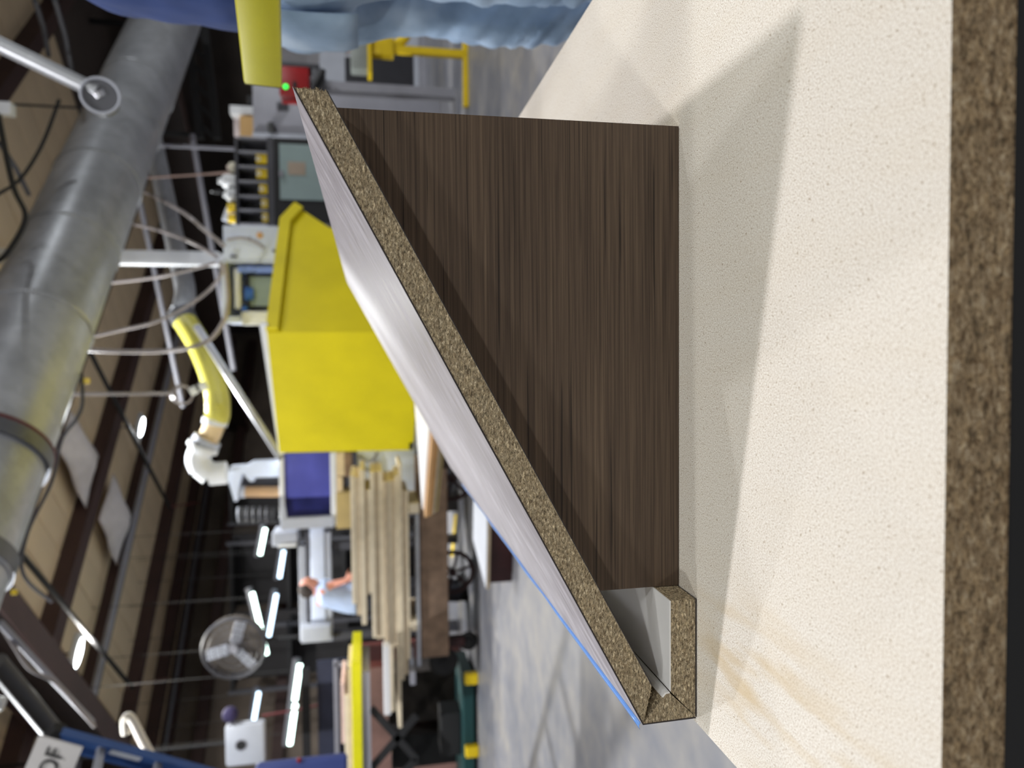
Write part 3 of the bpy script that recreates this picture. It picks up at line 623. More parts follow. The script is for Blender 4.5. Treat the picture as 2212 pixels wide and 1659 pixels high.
# white post
PSY = 7.95
t = thing('steel_post', 'white square post rising from the pale cabinet to the roof', 'post', at(478, 556, PSY))
xl_, xr_, zb_, zt_ = rect(215, 470, 541, 571, PSY); zf = CEIL
MB().box(xl_, xr_, PSY, PSY+.15, zb_, zf, .006).build('shaft', WHITE, t, True)
MB().prism([V((xl_, PSY, zb_)), V((xr_, PSY, zb_)), V((xl_*.4+xr_*.6, PSY, zb_-.1)), V((xl_*.7+xr_*.3, PSY, zb_-.1))], (0, .15, 0)).add([],[]).build('tapered_foot', WHITE, t)

# galvanised pipe, elbow, yellow hose, white elbow
t = thing('dust_hose', 'ribbed yellow dust hose joining galvanised pipe to white elbow', 'hose', at(440, 830, 7.6))
hp = smoothpath([at(398, 692, 8.2), at(425, 735, 8.0), at(450, 790, 7.8), at(468, 850, 7.7), at(470, 895, 7.6), at(466, 905, 7.6)], 14)
MB().tube(hp, [.113+.006*(i % 2) for i in range(len(hp))], 20).build('ribbed_tube', mat('yellow_hose', (214, 206, 92), .35, var=.05, coat=.3), t, True)
MB().tube([at(389, 672, 8.25), at(400, 696, 8.2)], .13, 20).build('upper_cuff', M_GALV_DARK, t, True)
MB().tube([at(466, 905, 7.6), at(463, 917, 7.6)], .12, 20).build('clamp', WHITE, t, True)
MB().tube(smoothpath([at(463, 917, 7.6), at(456, 935, 7.6), at(447, 952, 7.6)]), .1, 20).build('beige_sleeve', mat('beige_sleeve', (226, 200, 156), .6), t, True)
single('galvanised_pipe', MB().tube(smoothpath([at(330, 300, 9.6), at(362, 450, 9.2), at(386, 560, 8.8), at(400, 625, 8.5), at(396, 660, 8.3), at(390, 674, 8.25)]), .105, 20), M_GALV, 'galvanised branch pipe behind the air hoses, bending down to yellow hose', 'pipe', None, True)
t = thing('hose_elbow', 'white segmented elbow on top of the blue windowed machine', 'elbow', at(440, 990, 7.6))
MB().tube([at(449, 948, 7.6), at(440, 964, 7.6)], .135, 22).build('collar', LTGREY, t, True); MB().tube([at(440, 962, 7.6), at(436, 970, 7.6)], .15, 22).build('band', WHITE, t, True)
MB().tube(smoothpath([at(436, 968, 7.6), at(428, 992, 7.6), at(436, 1012, 7.6)]), .115, 22).build('segment', WHITE, t, True)
MB().tube([at(434, 1008, 7.6), at(455, 1025, 7.6)], .112, 22).build('segment', WHITE, t, True); MB().tube([at(453, 1024, 7.6), at(489, 1021, 7.6)], .11, 22).build('segment', WHITE, t, True)
single('slanting_pole', MB().tube([at(425, 705, 7.0), at(607, 990, 6.3)], .032, 10), M_STEEL, 'thin bright steel pole slanting from the hose to the yellow hood', 'pole', None, True)

# ------------------------------------------------------------------ yellow hood (box aligned with the building)
ck = at(575, 718, 5.0); pl = lambda x, y: onp(x, y, ck, RD); pr = lambda x, y: onp(x, y, ck, LD)
def solid(front, back):
    b = MB(); n = len(front); b.add(list(front)+[p+back for p in front], [tuple(range(n)), tuple(range(2*n-1, n-1, -1))]+[((i+1) % n, i, i+n, (i+1) % n+n) for i in range(n)]); return b
cb0 = pl(901, 718); lt, lb_ = pl(604, 978), pl(893, 972)
t = thing('machine_hood', 'big yellow sheet metal machine hood behind the sloped board', 'hood', V((ck.x, ck.y, 0)))
solid([pl(577, 718), lt, lb_, V((cb0.x, cb0.y, lb_.z))], RD*.9).build('left_face', YEL, t)
R0, R1, R2, R3, R4 = pr(577, 718), pr(606, 480), pr(637, 446), pr(655, 455), pr(712, 492)
solid([V((R0.x, R0.y, R0.z)), R1, R2, R3, R4, V((R4.x, R4.y, lb_.z)), V((cb0.x, cb0.y, lb_.z))], LD*.85).build('right_face', YEL, t)
o2 = -LD*.035
solid([pr(575, 716)+o2, pr(605, 478)+o2, pr(628, 484)+o2, pr(601, 716)+o2], LD*.034).build('lip', YEL, t)
solid([pr(605, 478)+o2, pr(637, 444)+o2, pr(655, 455)+o2, pr(628, 484)+o2], LD*.034).build('corner_lip', YEL, t)
q0, q1 = pl(559, 700)-RD*-.03, pl(602, 984)-RD*-.03
solid([pl(560, 706)+RD*.02, pl(602, 985)+RD*.02, pl(613, 985)+RD*.02, pl(577, 706)+RD*.02], RD*.02).build('white_rim', WHITE, t)
MB().obox(pl(888, 960)-RD*.02, RD, LD, UP, .03, .05, .03).build('latch', BLACK, t)
zb_h = lb_.z
cen = (V((cb0.x, cb0.y, 0))+V((lb_.x, lb_.y, 0)))/2+RD*.45
MB().obox(V((cen.x, cen.y, zb_h/2)), RD, LD, UP, .75, .85, zb_h-.002, .01).build('machine_base', DKGREY, t)

# pale control cabinet
t = thing('control_cabinet', 'pale blue grey control cabinet with small monitor behind the yellow hood', 'cabinet', at(700, 600, 6.6))
CY = 6.6
bx(482, 640, 488, 562, CY, .7, .01).build('door_panel', PALE, t, True)
xl_, xr_, zb_, zt_ = rect(478, 605, 562, 696, CY)
q = MB(); q.box(xl_, xr_, CY+.5, CY+.52, zb_-.3, zt_); q.box(xl_, xr_, CY, CY+.52, zt_-.05, zt_, .01); q.box(xl_, xl_+.05, CY, CY+.52, zb_-.1, zt_-.05, .01); q.box(xr_-.02, xr_, CY, CY+.52, zb_-.3, zt_-.05)
q.build('bay_shell', PALE, t)
bx(520, 640, 672, 702, CY-.02, .1, .02).build('side_column', WHITE, t, True)
bx(505, 520, 578, 668, CY+.05, .06, .02).build('light_bar', WHITE, t, True)
bx(514, 590, 575, 588, CY+.03, .3, .004).build('blue_shelf', mat('pale_blue_shelf', (130, 155, 228), .5), t)
bx(532, 600, 592, 669, CY+.1, .06, .01).build('monitor_frame', BLACK, t, True)
bx(540, 600, 598, 661, CY+.094, .006).build('monitor_screen', mat('grey_green_screen', (150, 168, 166), .3, var=.2, scale=2), t)
bx(538, 541, 512, 514, CY-.01, .02).build('stop_button_stem', BLACK, t)
MB().ball(at(561, 508, CY-.005), .028, .012, .028).build('sticker', mat('orange_sticker', (226, 176, 120), .6), t, True)
bx(497, 512, 552, 556, CY-.02, .02).build('hinge', BLACK, t); bx(588, 600, 540, 544, CY-.02, .02).build('hinge', BLACK, t)
MB().tube(smoothpath([at(490, 518, CY-.03), at(520, 514, CY-.03), at(550, 522, CY-.03), at(570, 536, CY-.03)]), .012, 6).build('door_cable', HOSE, t, True)
xl_, xr_, zb_, zt_ = rect(482, 640, 488, 696, CY); MB().box(xl_, xr_, CY+.05, CY+.7, 0, zb_+.05).build('lower_body', LTGREY, t)
for (x0, x1, y0_, y1_, lb) in ((529, 547, 619, 650, 'tall blue cup on the cabinet ledge beside the monitor'), (523, 535, 660, 675, 'small blue cup at the left end of the cabinet ledge')):
    xl_, xr_, zb_, zt_ = rect(x0, x1, y0_, y1_, CY+.05); MB_ = MB().ell([(V(((xl_+xr_)/2, CY+.07, zb_)), V(((xr_-xl_)*.42, 0, 0)), V((0, .025, 0))), (V(((xl_+xr_)/2, CY+.07, zt_)), V(((xr_-xl_)*.5, 0, 0)), V((0, .028, 0)))], 16)
    single('cup', MB_, BLUE, lb, 'cup', None, True)

# pigeonhole rack with yellow bins and glazed black cabinet under it
RY = 7.4
t = thing('pigeonhole_rack', 'dark grey pigeonhole rack of bins on the black cabinet', 'rack', at(590, 390, RY))
bx(508, 514, 296, 486, RY, .3).build('top_board', DKGREY, t); bx(578, 592, 296, 486, RY, .3).build('bottom_board', DKGREY, t)
xl_, xr_, zb_, zt_ = rect(511, 580, 297, 485, RY); MB().box(xl_, xr_, RY+.29, RY+.3, zb_, zt_).build('back_board', DKGREY, t)
for yy in (297, 328, 360, 392, 424, 454, 484):
    bx(514, 578, yy-2.5, yy+2.5, RY+.004, .28, .004).build('divider', GREY, t)
for k, yy in enumerate((343, 375, 408, 439, 469)):
    zbb = rect(578, 592, 296, 486, RY)[3]+.001
    tb = thing('parts_bin', 'yellow parts bin in the pigeonhole rack, '+['rightmost', 'second from right', 'middle', 'second from left', 'leftmost'][k], 'bin', at(577, yy, RY), 'yellow bins in the pigeonhole rack')
    x0 = (553, 554, 560, 564, 566)[k]
    xl_, xr_, zb_, zt_ = rect(x0, 577.3, yy-10, yy+10, RY+.02); zb_ = zbb; q = MB()
    q.box(xl_, xr_, RY+.02, RY+.024, zb_, zt_); q.box(xl_, xr_, RY+.02, RY+.2, zb_, zb_+.004); q.box(xl_, xl_+.003, RY+.024, RY+.2, zb_, zt_); q.box(xr_-.003, xr_, RY+.024, RY+.2, zb_, zt_)
    q.build('bin_body', YEL3, tb); ce = V(((xl_+xr_)/2, RY+.018, zt_-.02)); MB().ring(ce, (0, 1, 0), .018, .005, 16, 6).build('label_ring', WHITE, tb)
t = thing('glazed_cabinet', 'black cabinet with a pale reflecting glass window below the pigeonhole rack', 'cabinet', at(720, 375, RY))
q = bx(592, 712, 299, 482, RY, .4, .01); q.build('body', BLACK, t)
bx(604, 700, 312, 432, RY-.012, .01, .003).build('glass_pane', mat('teal_reflection_glass', (146, 164, 164), .25, var=.1, scale=2), t)  # pale teal paints the reflection into the pane
bx(622, 660, 350, 378, RY-.016, .003).build('brown_paper', mat('brown_paper', (166, 150, 134), .8), t)
bx(603, 612, 368, 382, RY-.03, .02, .004).build('handle', GREY, t, True)
xl_, xr_, zb_, zt_ = rect(592, 712, 299, 482, RY); MB().box(xl_+.02, xr_-.02, RY+.02, RY+.4, 0, zb_).build('plinth', BLACK, t)
# things on top of the rack
def bottle(x0, x1, y0_, y1_, Y, m, label, cap=True, capm=None, cat='bottle', name='bottle'):
    xl_, xr_, zb_, zt_ = rect(x0, x1, y0_, y1_, Y); cx, r = (xl_+xr_)/2, (xr_-xl_)/2; h = zt_-zb_; Yc = Y+r
    t = thing(name, label, cat, V((cx, Yc, zb_)))
    pr_ = [(0, .92), (.06, 1), (.62, 1), (.78, .7), (.84, .38), (.88, .36)] if cap else [(0, .92), (.05, 1), (.95, 1), (1, .9)]
    MB().ell([(V((cx, Yc, zb_+h*a)), V((r*k, 0, 0)), V((0, r*k, 0))) for a, k in pr_], 18).build('bottle_body' if cap else 'container_body', m, t, True)
    if cap: MB().ell([(V((cx, Yc, zb_+h*.88)), V((r*.42, 0, 0)), V((0, r*.42, 0))), (V((cx, Yc, zt_)), V((r*.4, 0, 0)), V((0, r*.4, 0)))], 16).build('cap', capm or m, t, True)
bottle(468, 508, 372, 404, RY+.06, WHITE, 'white plastic jug on the pigeonhole rack, beside the cream bottle')
bottle(480, 508, 404, 432, RY+.05, WHITE, 'squat white jug on the pigeonhole rack, left of the tall white jug')
bottle(488, 508, 347, 371, RY+.06, mat('cream_plastic', (222, 216, 196), .5), 'cream bottle on the right end of the jug group', True, mat('pink_cap', (222, 196, 188), .5))
bottle(455, 478, 409, 418, RY+.2, BLACK, 'thin black spray bottle with white cap behind the white jugs', True, WHITE)
bottle(512, 528, 438, 460, RY-.02, mat('yellow_tub', (240, 205, 20), .4), 'yellow tub on the left end of the rack top', False, None, 'tub', 'tub') if 0 else bottle(490, 508, 437, 458, RY+.05, mat('yellow_tub', (240, 205, 20), .4), 'yellow tub on the rack top left of the white jugs', False, None, 'tub', 'tub')
bottle(492, 508, 460, 480, RY+.05, mat('yellow_tub', (240, 205, 20), .4), 'shorter yellow tub at the left end of the rack top', False, None, 'tub', 'tub')
xl_, xr_, zb_, zt_ = rect(484, 508, 440, 484, RY+.2)
single('paper_bag', MB().prism([V((xl_, RY+.2, zb_)), V((xr_, RY+.2, zb_)), V((xr_-.03, RY+.24, zt_-.01)), V((xl_+.05, RY+.24, zt_+.03))], (0, .06, 0)), mat('white_blue_paper', (214, 220, 236), .7, var=.1, scale=30), 'crumpled white and blue bag behind the yellow tubs', 'bag')
# cardboard box etc on the grey electrical cabinet
EY = 9.0
t = thing('electrical_cabinet', 'tall grey metal cabinet with louvres right of the glazed cabinet', 'cabinet', at(905, 260, EY))
xl_, xr_, zb_, zt_ = rect(546, 900, 192, 297, EY); MB().box(xl_, xr_, EY, EY+.5, 0, zt_, .008).build('body', GREY, t, True)
for k in range(5): yy = 222+k*3.4; bx(598, 622, yy, yy+2, EY-.012, .012).build('louvre', DKGREY, t)
bx(577, 592, 262, 283, EY-.1, .1, .02).build('knob', mat('black_knob', (58, 58, 58), .6, var=.3, scale=60), t, True)
bx(545, 700, 289, 297, EY-.03, .03, .004).build('edge_strip', LTGREY, t)
def carton(x0, x1, y0_, y1_, Y, d, m, label, cat='box', name='carton', base=None):
    xl_, xr_, zb_, zt_ = rect(x0, x1, y0_, y1_, Y); zb_ = zb_ if base is None else base
    t = thing(name, label, cat, V(((xl_+xr_)/2, Y, zb_))); MB().box(xl_, xr_, Y, Y+d, zb_, zt_, .004).build('carton_body', m, t)
    MB().box((xl_+xr_)/2-.012, (xl_+xr_)/2+.012, Y-.001, Y+d*.99, zt_-.0, zt_+.001).build('tape', mat('brown_tape', (170, 128, 80), .4), t); return t
ez = rect(546, 900, 192, 297, EY)[3]
carton(518, 546, 250, 294, EY+.05, .2, CARD, 'brown cardboard box on top of the grey electrical cabinet', base=ez+.001)
carton(505, 522, 250, 294, EY+.27, .15, mat('white_carton', (206, 196, 196), .7), 'pinkish white carton behind the brown cardboard box', base=ez+.001)
carton(496, 540, 228, 246, EY+.1, .2, WHITE, 'narrow white carton standing right of the brown cardboard box', base=ez+.001)
carton(533, 546, 206, 226, EY+.1, .1, BLACK, 'small black box at the right end of the cabinet top', base=ez+.001)
bottle(535, 547, 256, 270, EY-.12, RED, 'x') if False else None

# right background: grey lining wall, black screen, red box
t = thing('wall_screen', 'large black screen in a light grey frame right of the electrical cabinet', 'screen', at(900, 150, 11))
bx(690, 905, 60, 190, 11, .1, .01).build('frame', LTGREY, t); bx(745, 893, 95, 186, 10.99, .01).build('panel', mat('black_screen', (34, 34, 40), .4), t)
xl_, xr_, zb_, zt_ = rect(905, 920, 60, 190, 11); MB().box(xl_, xr_, 11, 11.1, 0, zb_+.1).build('stand', GREY, t)
carton(556, 706, -20, 200, 12.5, .06, mat('pale_lining', (160, 158, 162), .7), 'pale grey board leaning on the far wall behind the red box', 'board', 'wall_board', base=0)
t = thing('red_machine_box', 'red steel control box with a green lamp behind the yellow arm', 'control box', at(690, 170, 7.5))
q = bx(603, 668, 143, 208, 7.5, .25, .015); q.build('case', RED, t, True)
bx(632, 640, 176, 190, 7.49, .012).build('slot', BLACK, t); bx(596, 690, 134, 144, 7.5, .25, .01).build('side_cover', DKGREY, t)
MB().ball(at(617, 187, 7.49), .024, .014, .024).build('green_lamp', emit('green_indicator', (40, 255, 90), 1.6), t, True)
xl_, xr_, zb_, zt_ = rect(603, 668, 143, 208, 7.5); MB().box(xl_+.1, xr_-.1, 7.55, 7.7, 0, zb_).build('pedestal', GREY, t)
t = thing('desk_phone', 'black telephone handset hanging below the red control box', 'phone', at(703, 170, 7.45))
MB().tube(smoothpath([at(680, 190, 7.46), at(688, 172, 7.44), at(698, 152, 7.46)]), .03, 10).build('handset', BLACK, t, True); bx(674, 703, 148, 198, 7.47, .028, .008).build('cradle', DKGREY, t, True)

# yellow pedestal stand
SY = 6.58
t = thing('pedestal_stand', 'yellow steel pedestal with grey control box on the concrete floor at right', 'stand', V((at(1010, 110, SY).x, SY, 0)))
sx = at(900, 111, SY).x
MB().box(sx-.03, sx+.03, SY-.03, SY+.03, .04, at(803, 110, SY).z).build('post', YEL3, t)
MB().tube(smoothpath([at(820, 98, SY), at(855, 96, SY), at(875, 82, SY), at(886, 56, SY)]), .04, 12).build('curved_arm', YEL3, t, True)
MB().box(sx-.07, sx+.08, SY-.06, SY+.06, at(850, 110, SY).z, at(803, 110, SY).z, .01).build('sleeve', YEL3, t, True)
xa, xb = at(1010, 215, SY-.3).x, at(1010, 62, SY).x
MB().box(sx-.46, sx-.001, SY-.03, SY+.03, 0, .045, .004).build('foot', YEL3, t); MB().box(sx+.001, sx+.32, SY-.03, SY+.03, 0, .045, .004).build('foot', YEL3, t)
bx(794, 803, 68, 156, SY-.1, .2, .004).build('top_plate', YEL3, t)
q = bx(757, 794, 82, 148, SY-.09, .17, .01); q.build('control_box', mat('grey_box', (140, 146, 142), .5), t, True)
for k, yy in enumerate((95, 108, 118)): p = at(757, yy, SY); MB().tube([p, p+UP*.05], .022, 12).build('button', [WHITE, mat('pink_button', (200, 170, 160), .5), GREY][k], t, True)

# ------------------------------------------------------------------ left background: blue windowed machine
MY = 7.6
t = thing('moulder_machine', 'white machine with large blue tinted window left of the yellow hood', 'machine', at(760, 1050, MY))
bx(603, 614, 985, 1122, MY, .5, .006).build('top_frame', WHITE, t); bx(714, 726, 978, 1135, MY, .5, .006).build('bottom_frame', WHITE, t)
def wpoly(pts, Y, d): return MB().prism([at(x, y, Y) for x, y in pts], (0, d, 0))
wpoly([(603, 1072), (612, 1072), (620, 1124), (606, 1124)], MY-.01, .5).build('corner_post', LTGREY, t)
bx(606, 722, 1118, 1142, MY-.02, .5, .006).build('end_rail', LTGREY, t)
GLB = mat('blue_window', (84, 88, 170), .12, var=.35, scale=1.6)  # strong mottling paints lighter reflections into the window blue
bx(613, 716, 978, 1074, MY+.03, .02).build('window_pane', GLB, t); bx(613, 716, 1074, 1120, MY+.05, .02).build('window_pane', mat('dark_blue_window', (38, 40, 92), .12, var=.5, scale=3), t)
wpoly([(497, 1009), (533, 1006), (545, 998), (604, 995), (604, 1030), (545, 1032), (548, 1040), (540, 1040), (524, 1022), (515, 1052), (511, 1083), (506, 1083), (492, 1036)], MY+.15, .16).build('dust_head', PALE, t)
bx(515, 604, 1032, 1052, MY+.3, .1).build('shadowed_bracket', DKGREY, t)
MB().tube([at(513, 1062, MY+.25), at(604, 1062, MY+.25)], .055, 14).build('side_hose', mat('tan_hose', (176, 142, 104), .6), t, True)
MB().tube([at(513, 1062, MY+.25), at(530, 1062, MY+.25)], .062, 14).build('hose_clamp', LTGREY, t, True)
xl_, xr_, zb_, zt_ = rect(606, 722, 985, 1135, MY); MB().box(xl_+.05, xr_, MY+.1, MY+.5, 0, zb_-.1).build('pedestal', DKGREY, t); MB().box(xl_, xr_, MY+.48, MY+.5, zb_-.1, zt_).build('back_panel', mat('machine_back', (80, 84, 120), .6), t)
t = thing('motor', 'round black motor with a pale rim left of the machine window', 'motor', at(585, 1112, MY+.65))
MB().tube([at(514, 1112, MY+.68), at(596, 1112, MY+.68)], .085, 20).build('motor_body', BLACK, t, True); MB().ring(at(516, 1112, MY+.68), (0, 0, 1), .075, .012, 24, 6).build('end_rim', LTGREY, t, True)
for k in range(4): MB().ring(at(535+k*14, 1112, MY+.68), (0, 0, 1), .085, .007, 20, 6).build('cooling_fin', DKGREY, t, True)
MB().tube([at(596, 1112, MY+.68), at(640, 1112, MY+.68)], .03, 10).build('mount', BLACK, t)
bx(772, 898, 955, 1092, MY-.45, .3, .01).build('pale_side_panel', PALE, t, True)
for yy in (985, 1005): MB().tube(smoothpath([at(775, yy, MY-.48), at(800, yy+12, MY-.5), at(815, yy-8, MY-.48)]), .012, 6).build('hose_loop', GREY, t, True)
# horizontal bed beam
t = thing('machine_bed', 'long pale machine beam with an end box behind the man', 'machine', at(720, 1270, MY+.1))
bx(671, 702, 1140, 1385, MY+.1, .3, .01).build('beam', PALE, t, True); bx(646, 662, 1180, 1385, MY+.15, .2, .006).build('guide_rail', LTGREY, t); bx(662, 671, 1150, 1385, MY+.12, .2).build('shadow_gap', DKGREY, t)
bx(702, 716, 1150, 1385, MY+.12, .2, .004).build('lower_rail', LTGREY, t); bx(650, 714, 1355, 1388, MY-.02, .4, .012).build('end_box', LTGREY, t, True)
bx(588, 642, 1150, 1180, MY+.1, .3, .01).build('upper_block', LTGREY, t); bx(600, 640, 1176, 1182, MY+.08, .3).build('trim_strip', WHITE, t)
for yy in (1180, 1375): xl_, xr_, zb_, zt_ = rect(716, 760, yy-8, yy+8, MY+.2); MB().box(xl_, xr_, MY+.2, MY+.32, 0, zt_).build('support_leg', DKGREY, t)
# stack of brown boards under the window
t0_ = None
for k, (x0, x1, y0_, y1_) in enumerate(((726, 744, 978, 1028), (744, 760, 978, 1030), (727, 740, 1030, 1062), (726, 758, 1064, 1142))):
    single('panel_offcut', bx(x0, x1, y0_, y1_, 6.95, .3, .004), [BEIGE, TIMBER, BEIGE, mat('olive_board', (160, 142, 96), .7)][k], ['short tan offcut under the blue window, upper right', 'short brown offcut under the blue window, lower right', 'thin tan offcut under the window, in the middle', 'olive tan block of boards under the left end of the window'][k], 'board')

# far man bending over the beam
GY = 7.1
g = at(690, 1285, GY); t = thing('person', 'man in a light blue shirt bending forward behind the lumber stack', 'person', V((g.x, GY, 0)))
hd2 = at(670, 1266, GY); b = MB(); sh2 = at(690, 1280, GY); hp2 = at(752, 1292, GY)
head(b, hd2, (.8, .1, -.6), (.4, 0, 1), .78); limb(b, [hd2-UP*.03, sh2], [.05, .06]); limb(b, [sh2, hp2], [.12, .13])
for k in (-1, 1):
    s_ = sh2+V((.03, k*.15, -.02)); e_ = at(716, 1263, GY+k*.1); w_ = at(748, 1254, GY+k*.06-.06); limb(b, [s_, e_, w_], [.045, .036, .026]); hand(b, w_, (.5, 0, -.8), (0, -1, .2), .95, .6)
    limb(b, [hp2+V((0, k*.09, -.02)), V((hp2.x+.05, GY+k*.1, .48)), V((hp2.x, GY+k*.11, .06))], [.085, .06, .042])
organic(b, 'body', SKIN, t, .011)
b = MB(); b.ell([(sh2+UP*.03+V((.01, 0, 0)), V((.07, 0, 0)), V((0, .08, 0))), (sh2-UP*.03, V((.12, 0, 0)), V((0, .2, 0))), (sh2.lerp(hp2, .5), V((.135, 0, 0)), V((0, .19, 0))), (hp2, V((.145, 0, 0)), V((0, .19, 0))), (hp2-UP*.08, V((.15, 0, 0)), V((0, .19, 0)))], 20)
for k in (-1, 1): s_ = sh2+V((.03, k*.15, -.02)); e_ = at(716, 1263, GY+k*.1); limb(b, [s_-V((0, k*.05, 0)), s_.lerp(e_, .75)], [.07, .06])
organic(b, 'shirt', mat('pale_blue_shirt', (168, 186, 220), .8, var=.06), t, .013, .006, 9)
b = MB(); b.ell([(hp2-UP*.04, V((.135, 0, 0)), V((0, .18, 0))), (hp2-UP*.22, V((.13, 0, 0)), V((0, .18, 0)))], 18)
for k in (-1, 1): limb(b, [hp2+V((0, k*.09, -.1)), V((hp2.x+.05, GY+k*.1, .48)), V((hp2.x, GY+k*.11, .07))], [.1, .085, .08])
organic(b, 'trousers', mat('dark_trousers', (44, 46, 54), .8), t, .014)
b = MB(); b.ball(hd2+V((-.028, 0, .03)), .082, .08, .08); b.build('hair', HAIR, t, True)
for k in (-1, 1): MB().ell([(V((hp2.x+.05, GY+k*.11, .001)), V((.13, 0, 0)), V((0, .045, 0))), (V((hp2.x+.02, GY+k*.11, .08)), V((.09, 0, 0)), V((0, .04, 0)))], 14).build('shoe', BLACK, t, True)

# ------------------------------------------------------------------ lumber cart and boards
LY = 6.15
t = thing('lumber_cart', 'low timber cart with iron wheels carrying the stack of boards', 'cart', V((at(940, 1250, LY).x, LY, 0)))
xl_, xr_, zb_, zt_ = rect(907, 968, 1000, 1420, LY)
MB().box(xl_, xr_, LY, LY+.12, zb_, zt_, .008).build('side_timber', TIMBER, t); MB().box(xl_, xr_, LY+.5, LY+.62, zb_, zt_, .008).build('side_timber', TIMBER, t)
for k in range(4): x = xl_+.1+(xr_-xl_-.2)*k/3; MB().box(x-.06, x+.06, LY+.12, LY+.5, zb_+.05, zt_-.02).build('cross_timber', TIMBER, t)
bx(900, 907, 1110, 1440, LY-.02, .3).build('steel_strap', M_STEEL, t)
zbr = rect(884, 885, 1170, 1190, LY)[2]-.001
for yy in (1098, 1351):
    xa_, xb_ = rect(885, 907, yy-11, yy+11, LY)[:2]; MB().box(xa_, xb_, LY-.01, LY+.59, zt_-.001, min(zbr, zbr), .004).build('bearer', BEIGE2, t)
def wheel(cen, R, ax, m, t, spokes=0, wd=.04):
    o = MB().ring(cen, ax, R-.02, .02, 32, 8).build('wheel_rim', m, t, True); MB().tube([cen-V(ax)*wd, cen+V(ax)*wd], .03, 12).build('hub', m, o, True)
    if spokes:
        u = V(ax).orthogonal().normalized(); w_ = V(ax).cross(u)
        for k in range(spokes): a = 2*math.pi*k/spokes; MB().tube([cen, cen+(u*math.cos(a)+w_*math.sin(a))*(R-.02)], .014, 8).build('spoke', m, o, True)
    else: MB().tube([cen-V(ax)*.02, cen+V(ax)*.02], R-.02, 28).build('disc', m, o, True)
MAROON = mat('maroon_iron', (54, 22, 22), .55, var=.3)
wc = at(955, 1236, LY+.35); wheel(V((wc.x, LY+.33, .2)), .2, (0, 1, 0), MAROON, t, 6); wheel(V((xr_-.2, LY+.33, .2)), .2, (0, 1, 0), MAROON, t, 6)
wc = at(1003, 1385, LY+.2); wheel(V((wc.x, wc.y, .085)), .085, (0, 1, 0), RUBBER, t); MB().box(wc.x-.03, wc.x+.05, wc.y-.05, wc.y+.05, .12, zb_+.06, .01).build('caster_fork', MAROON, t)
wc = at(925, 1432, LY+.3); wheel(V((wc.x, LY+.3, zb_+.02)), .13, (0, 1, 0), RUBBER, t)
bl_ = [(759, 769, 1027, 1305, BEIGE2), (769, 779, 1030, 1330, BEIGE), (779, 790, 1014, 1350, BEIGE2), (790, 796, 1058, 1288, BEIGE), (796, 802, 1058, 1282, BEIGE2), (802, 811, 1020, 1378, BEIGE2), (811, 820, 1019, 1382, BEIGE), (820, 829, 1019, 1380, BEIGE2),
       (829, 838, 1040, 1395, BEIGE), (838, 847, 1040, 1540, BEIGE2), (847, 855, 1038, 1400, BEIGE), (855, 863, 1028, 1575, BEIGE2), (863, 870, 1002, 1470, BEIGE2), (870, 878, 1060, 1460, BEIGE), (878, 884, 1062, 1425, BEIGE2)]
nmz = ['topmost', 'second from the top', 'third from the top', 'fourth from the top', 'fifth from the top', 'sixth from the top', 'seventh from the top', 'eighth from the top', 'ninth from the top', 'tenth from the top', 'fifth from the bottom', 'fourth from the bottom', 'third from the bottom', 'second from the bottom', 'bottom one on the bearers']
for k, (x0, x1, y0_, y1_, m_) in enumerate(bl_):
    xl_, xr_ = rect(x0, x1, y0_, y1_, LY)[:2]; zb_, zt_ = rect(x0, x1, 1170, 1190, LY)[2:]; single('board', MB().box(xl_, xr_, LY+random.uniform(0, .025), LY+.55, zb_+.0008, zt_, .0025, seg=1), m_, 'raw beige board in the stack on the lumber cart, '+nmz[k], 'board', 'boards stacked on the lumber cart')
for (x0, x1, y0_, y1_, Y, m_, lb) in ((829, 843, 1396, 1545, LY-.14, MELAMINE, 'long white faced board sticking out left of the stack'), (885, 893, 1400, 1450, LY+.05, LTGREY, 'short grey bar left of the stack'), (886, 898, 1452, 1480, LY-.1, GREY, 'grey offcut at the left end of the cart, below the boards')):
    single('board', bx(x0, x1, y0_, y1_, Y, .12, .003), m_, lb, 'board')

# sheet stack in front of the hood (aligned with the building)
def osheet(p, la, lb_l, z0, z1, m, name, par): 
    cn = V((p.x, p.y, (z0+z1)/2))+RD*la/2-LD*lb_l/2; return MB().obox(cn, RD, LD, UP, la, lb_l, z1-z0, .002).build(name, m, par)
tp = at(912, 1100, 3.95); zt0 = tp.z
t = thing('sheet_stack', 'stack of wide sheets with a white top, pointing left below the yellow hood', 'sheets', V((tp.x, tp.y, 0)))
osheet(tp, 1.05, 1.15, zt0-.012, zt0, MELAMINE, 'white_sheet', t)
tp2 = at(937, 1138, 3.80)
for k, (dz, m_) in enumerate(((.012, mat('plywood_edge', (206, 160, 108), .7)), (.031, mat('orange_pine', (222, 172, 112), .7)), (.05, BEIGE), (.069, mat('olive_board', (160, 142, 96), .7)))):
    osheet(V((tp.x-.045+.008*k, tp.y-.005+.008*k, 0)), 1.05, 1.1, zt0-dz-.0185, zt0-dz-.0005, m_, 'sheet', t)
cn = tp+RD*.5-LD*.55; z_ = zt0-.09; MB().obox(V((cn.x, cn.y, z_-.07)), RD, LD, UP, .7, .8, .139, .005).build('crate', mat('dark_brown_crate', (62, 44, 36), .7, var=.3), t)
for a in (-.3, .3):
    for b_ in (-.33, .33): p = cn+RD*a+LD*b_; MB().obox(V((p.x, p.y, (z_-.14)/2)), RD, LD, UP, .07, .07, z_-.14).build('leg', BROWN, t)
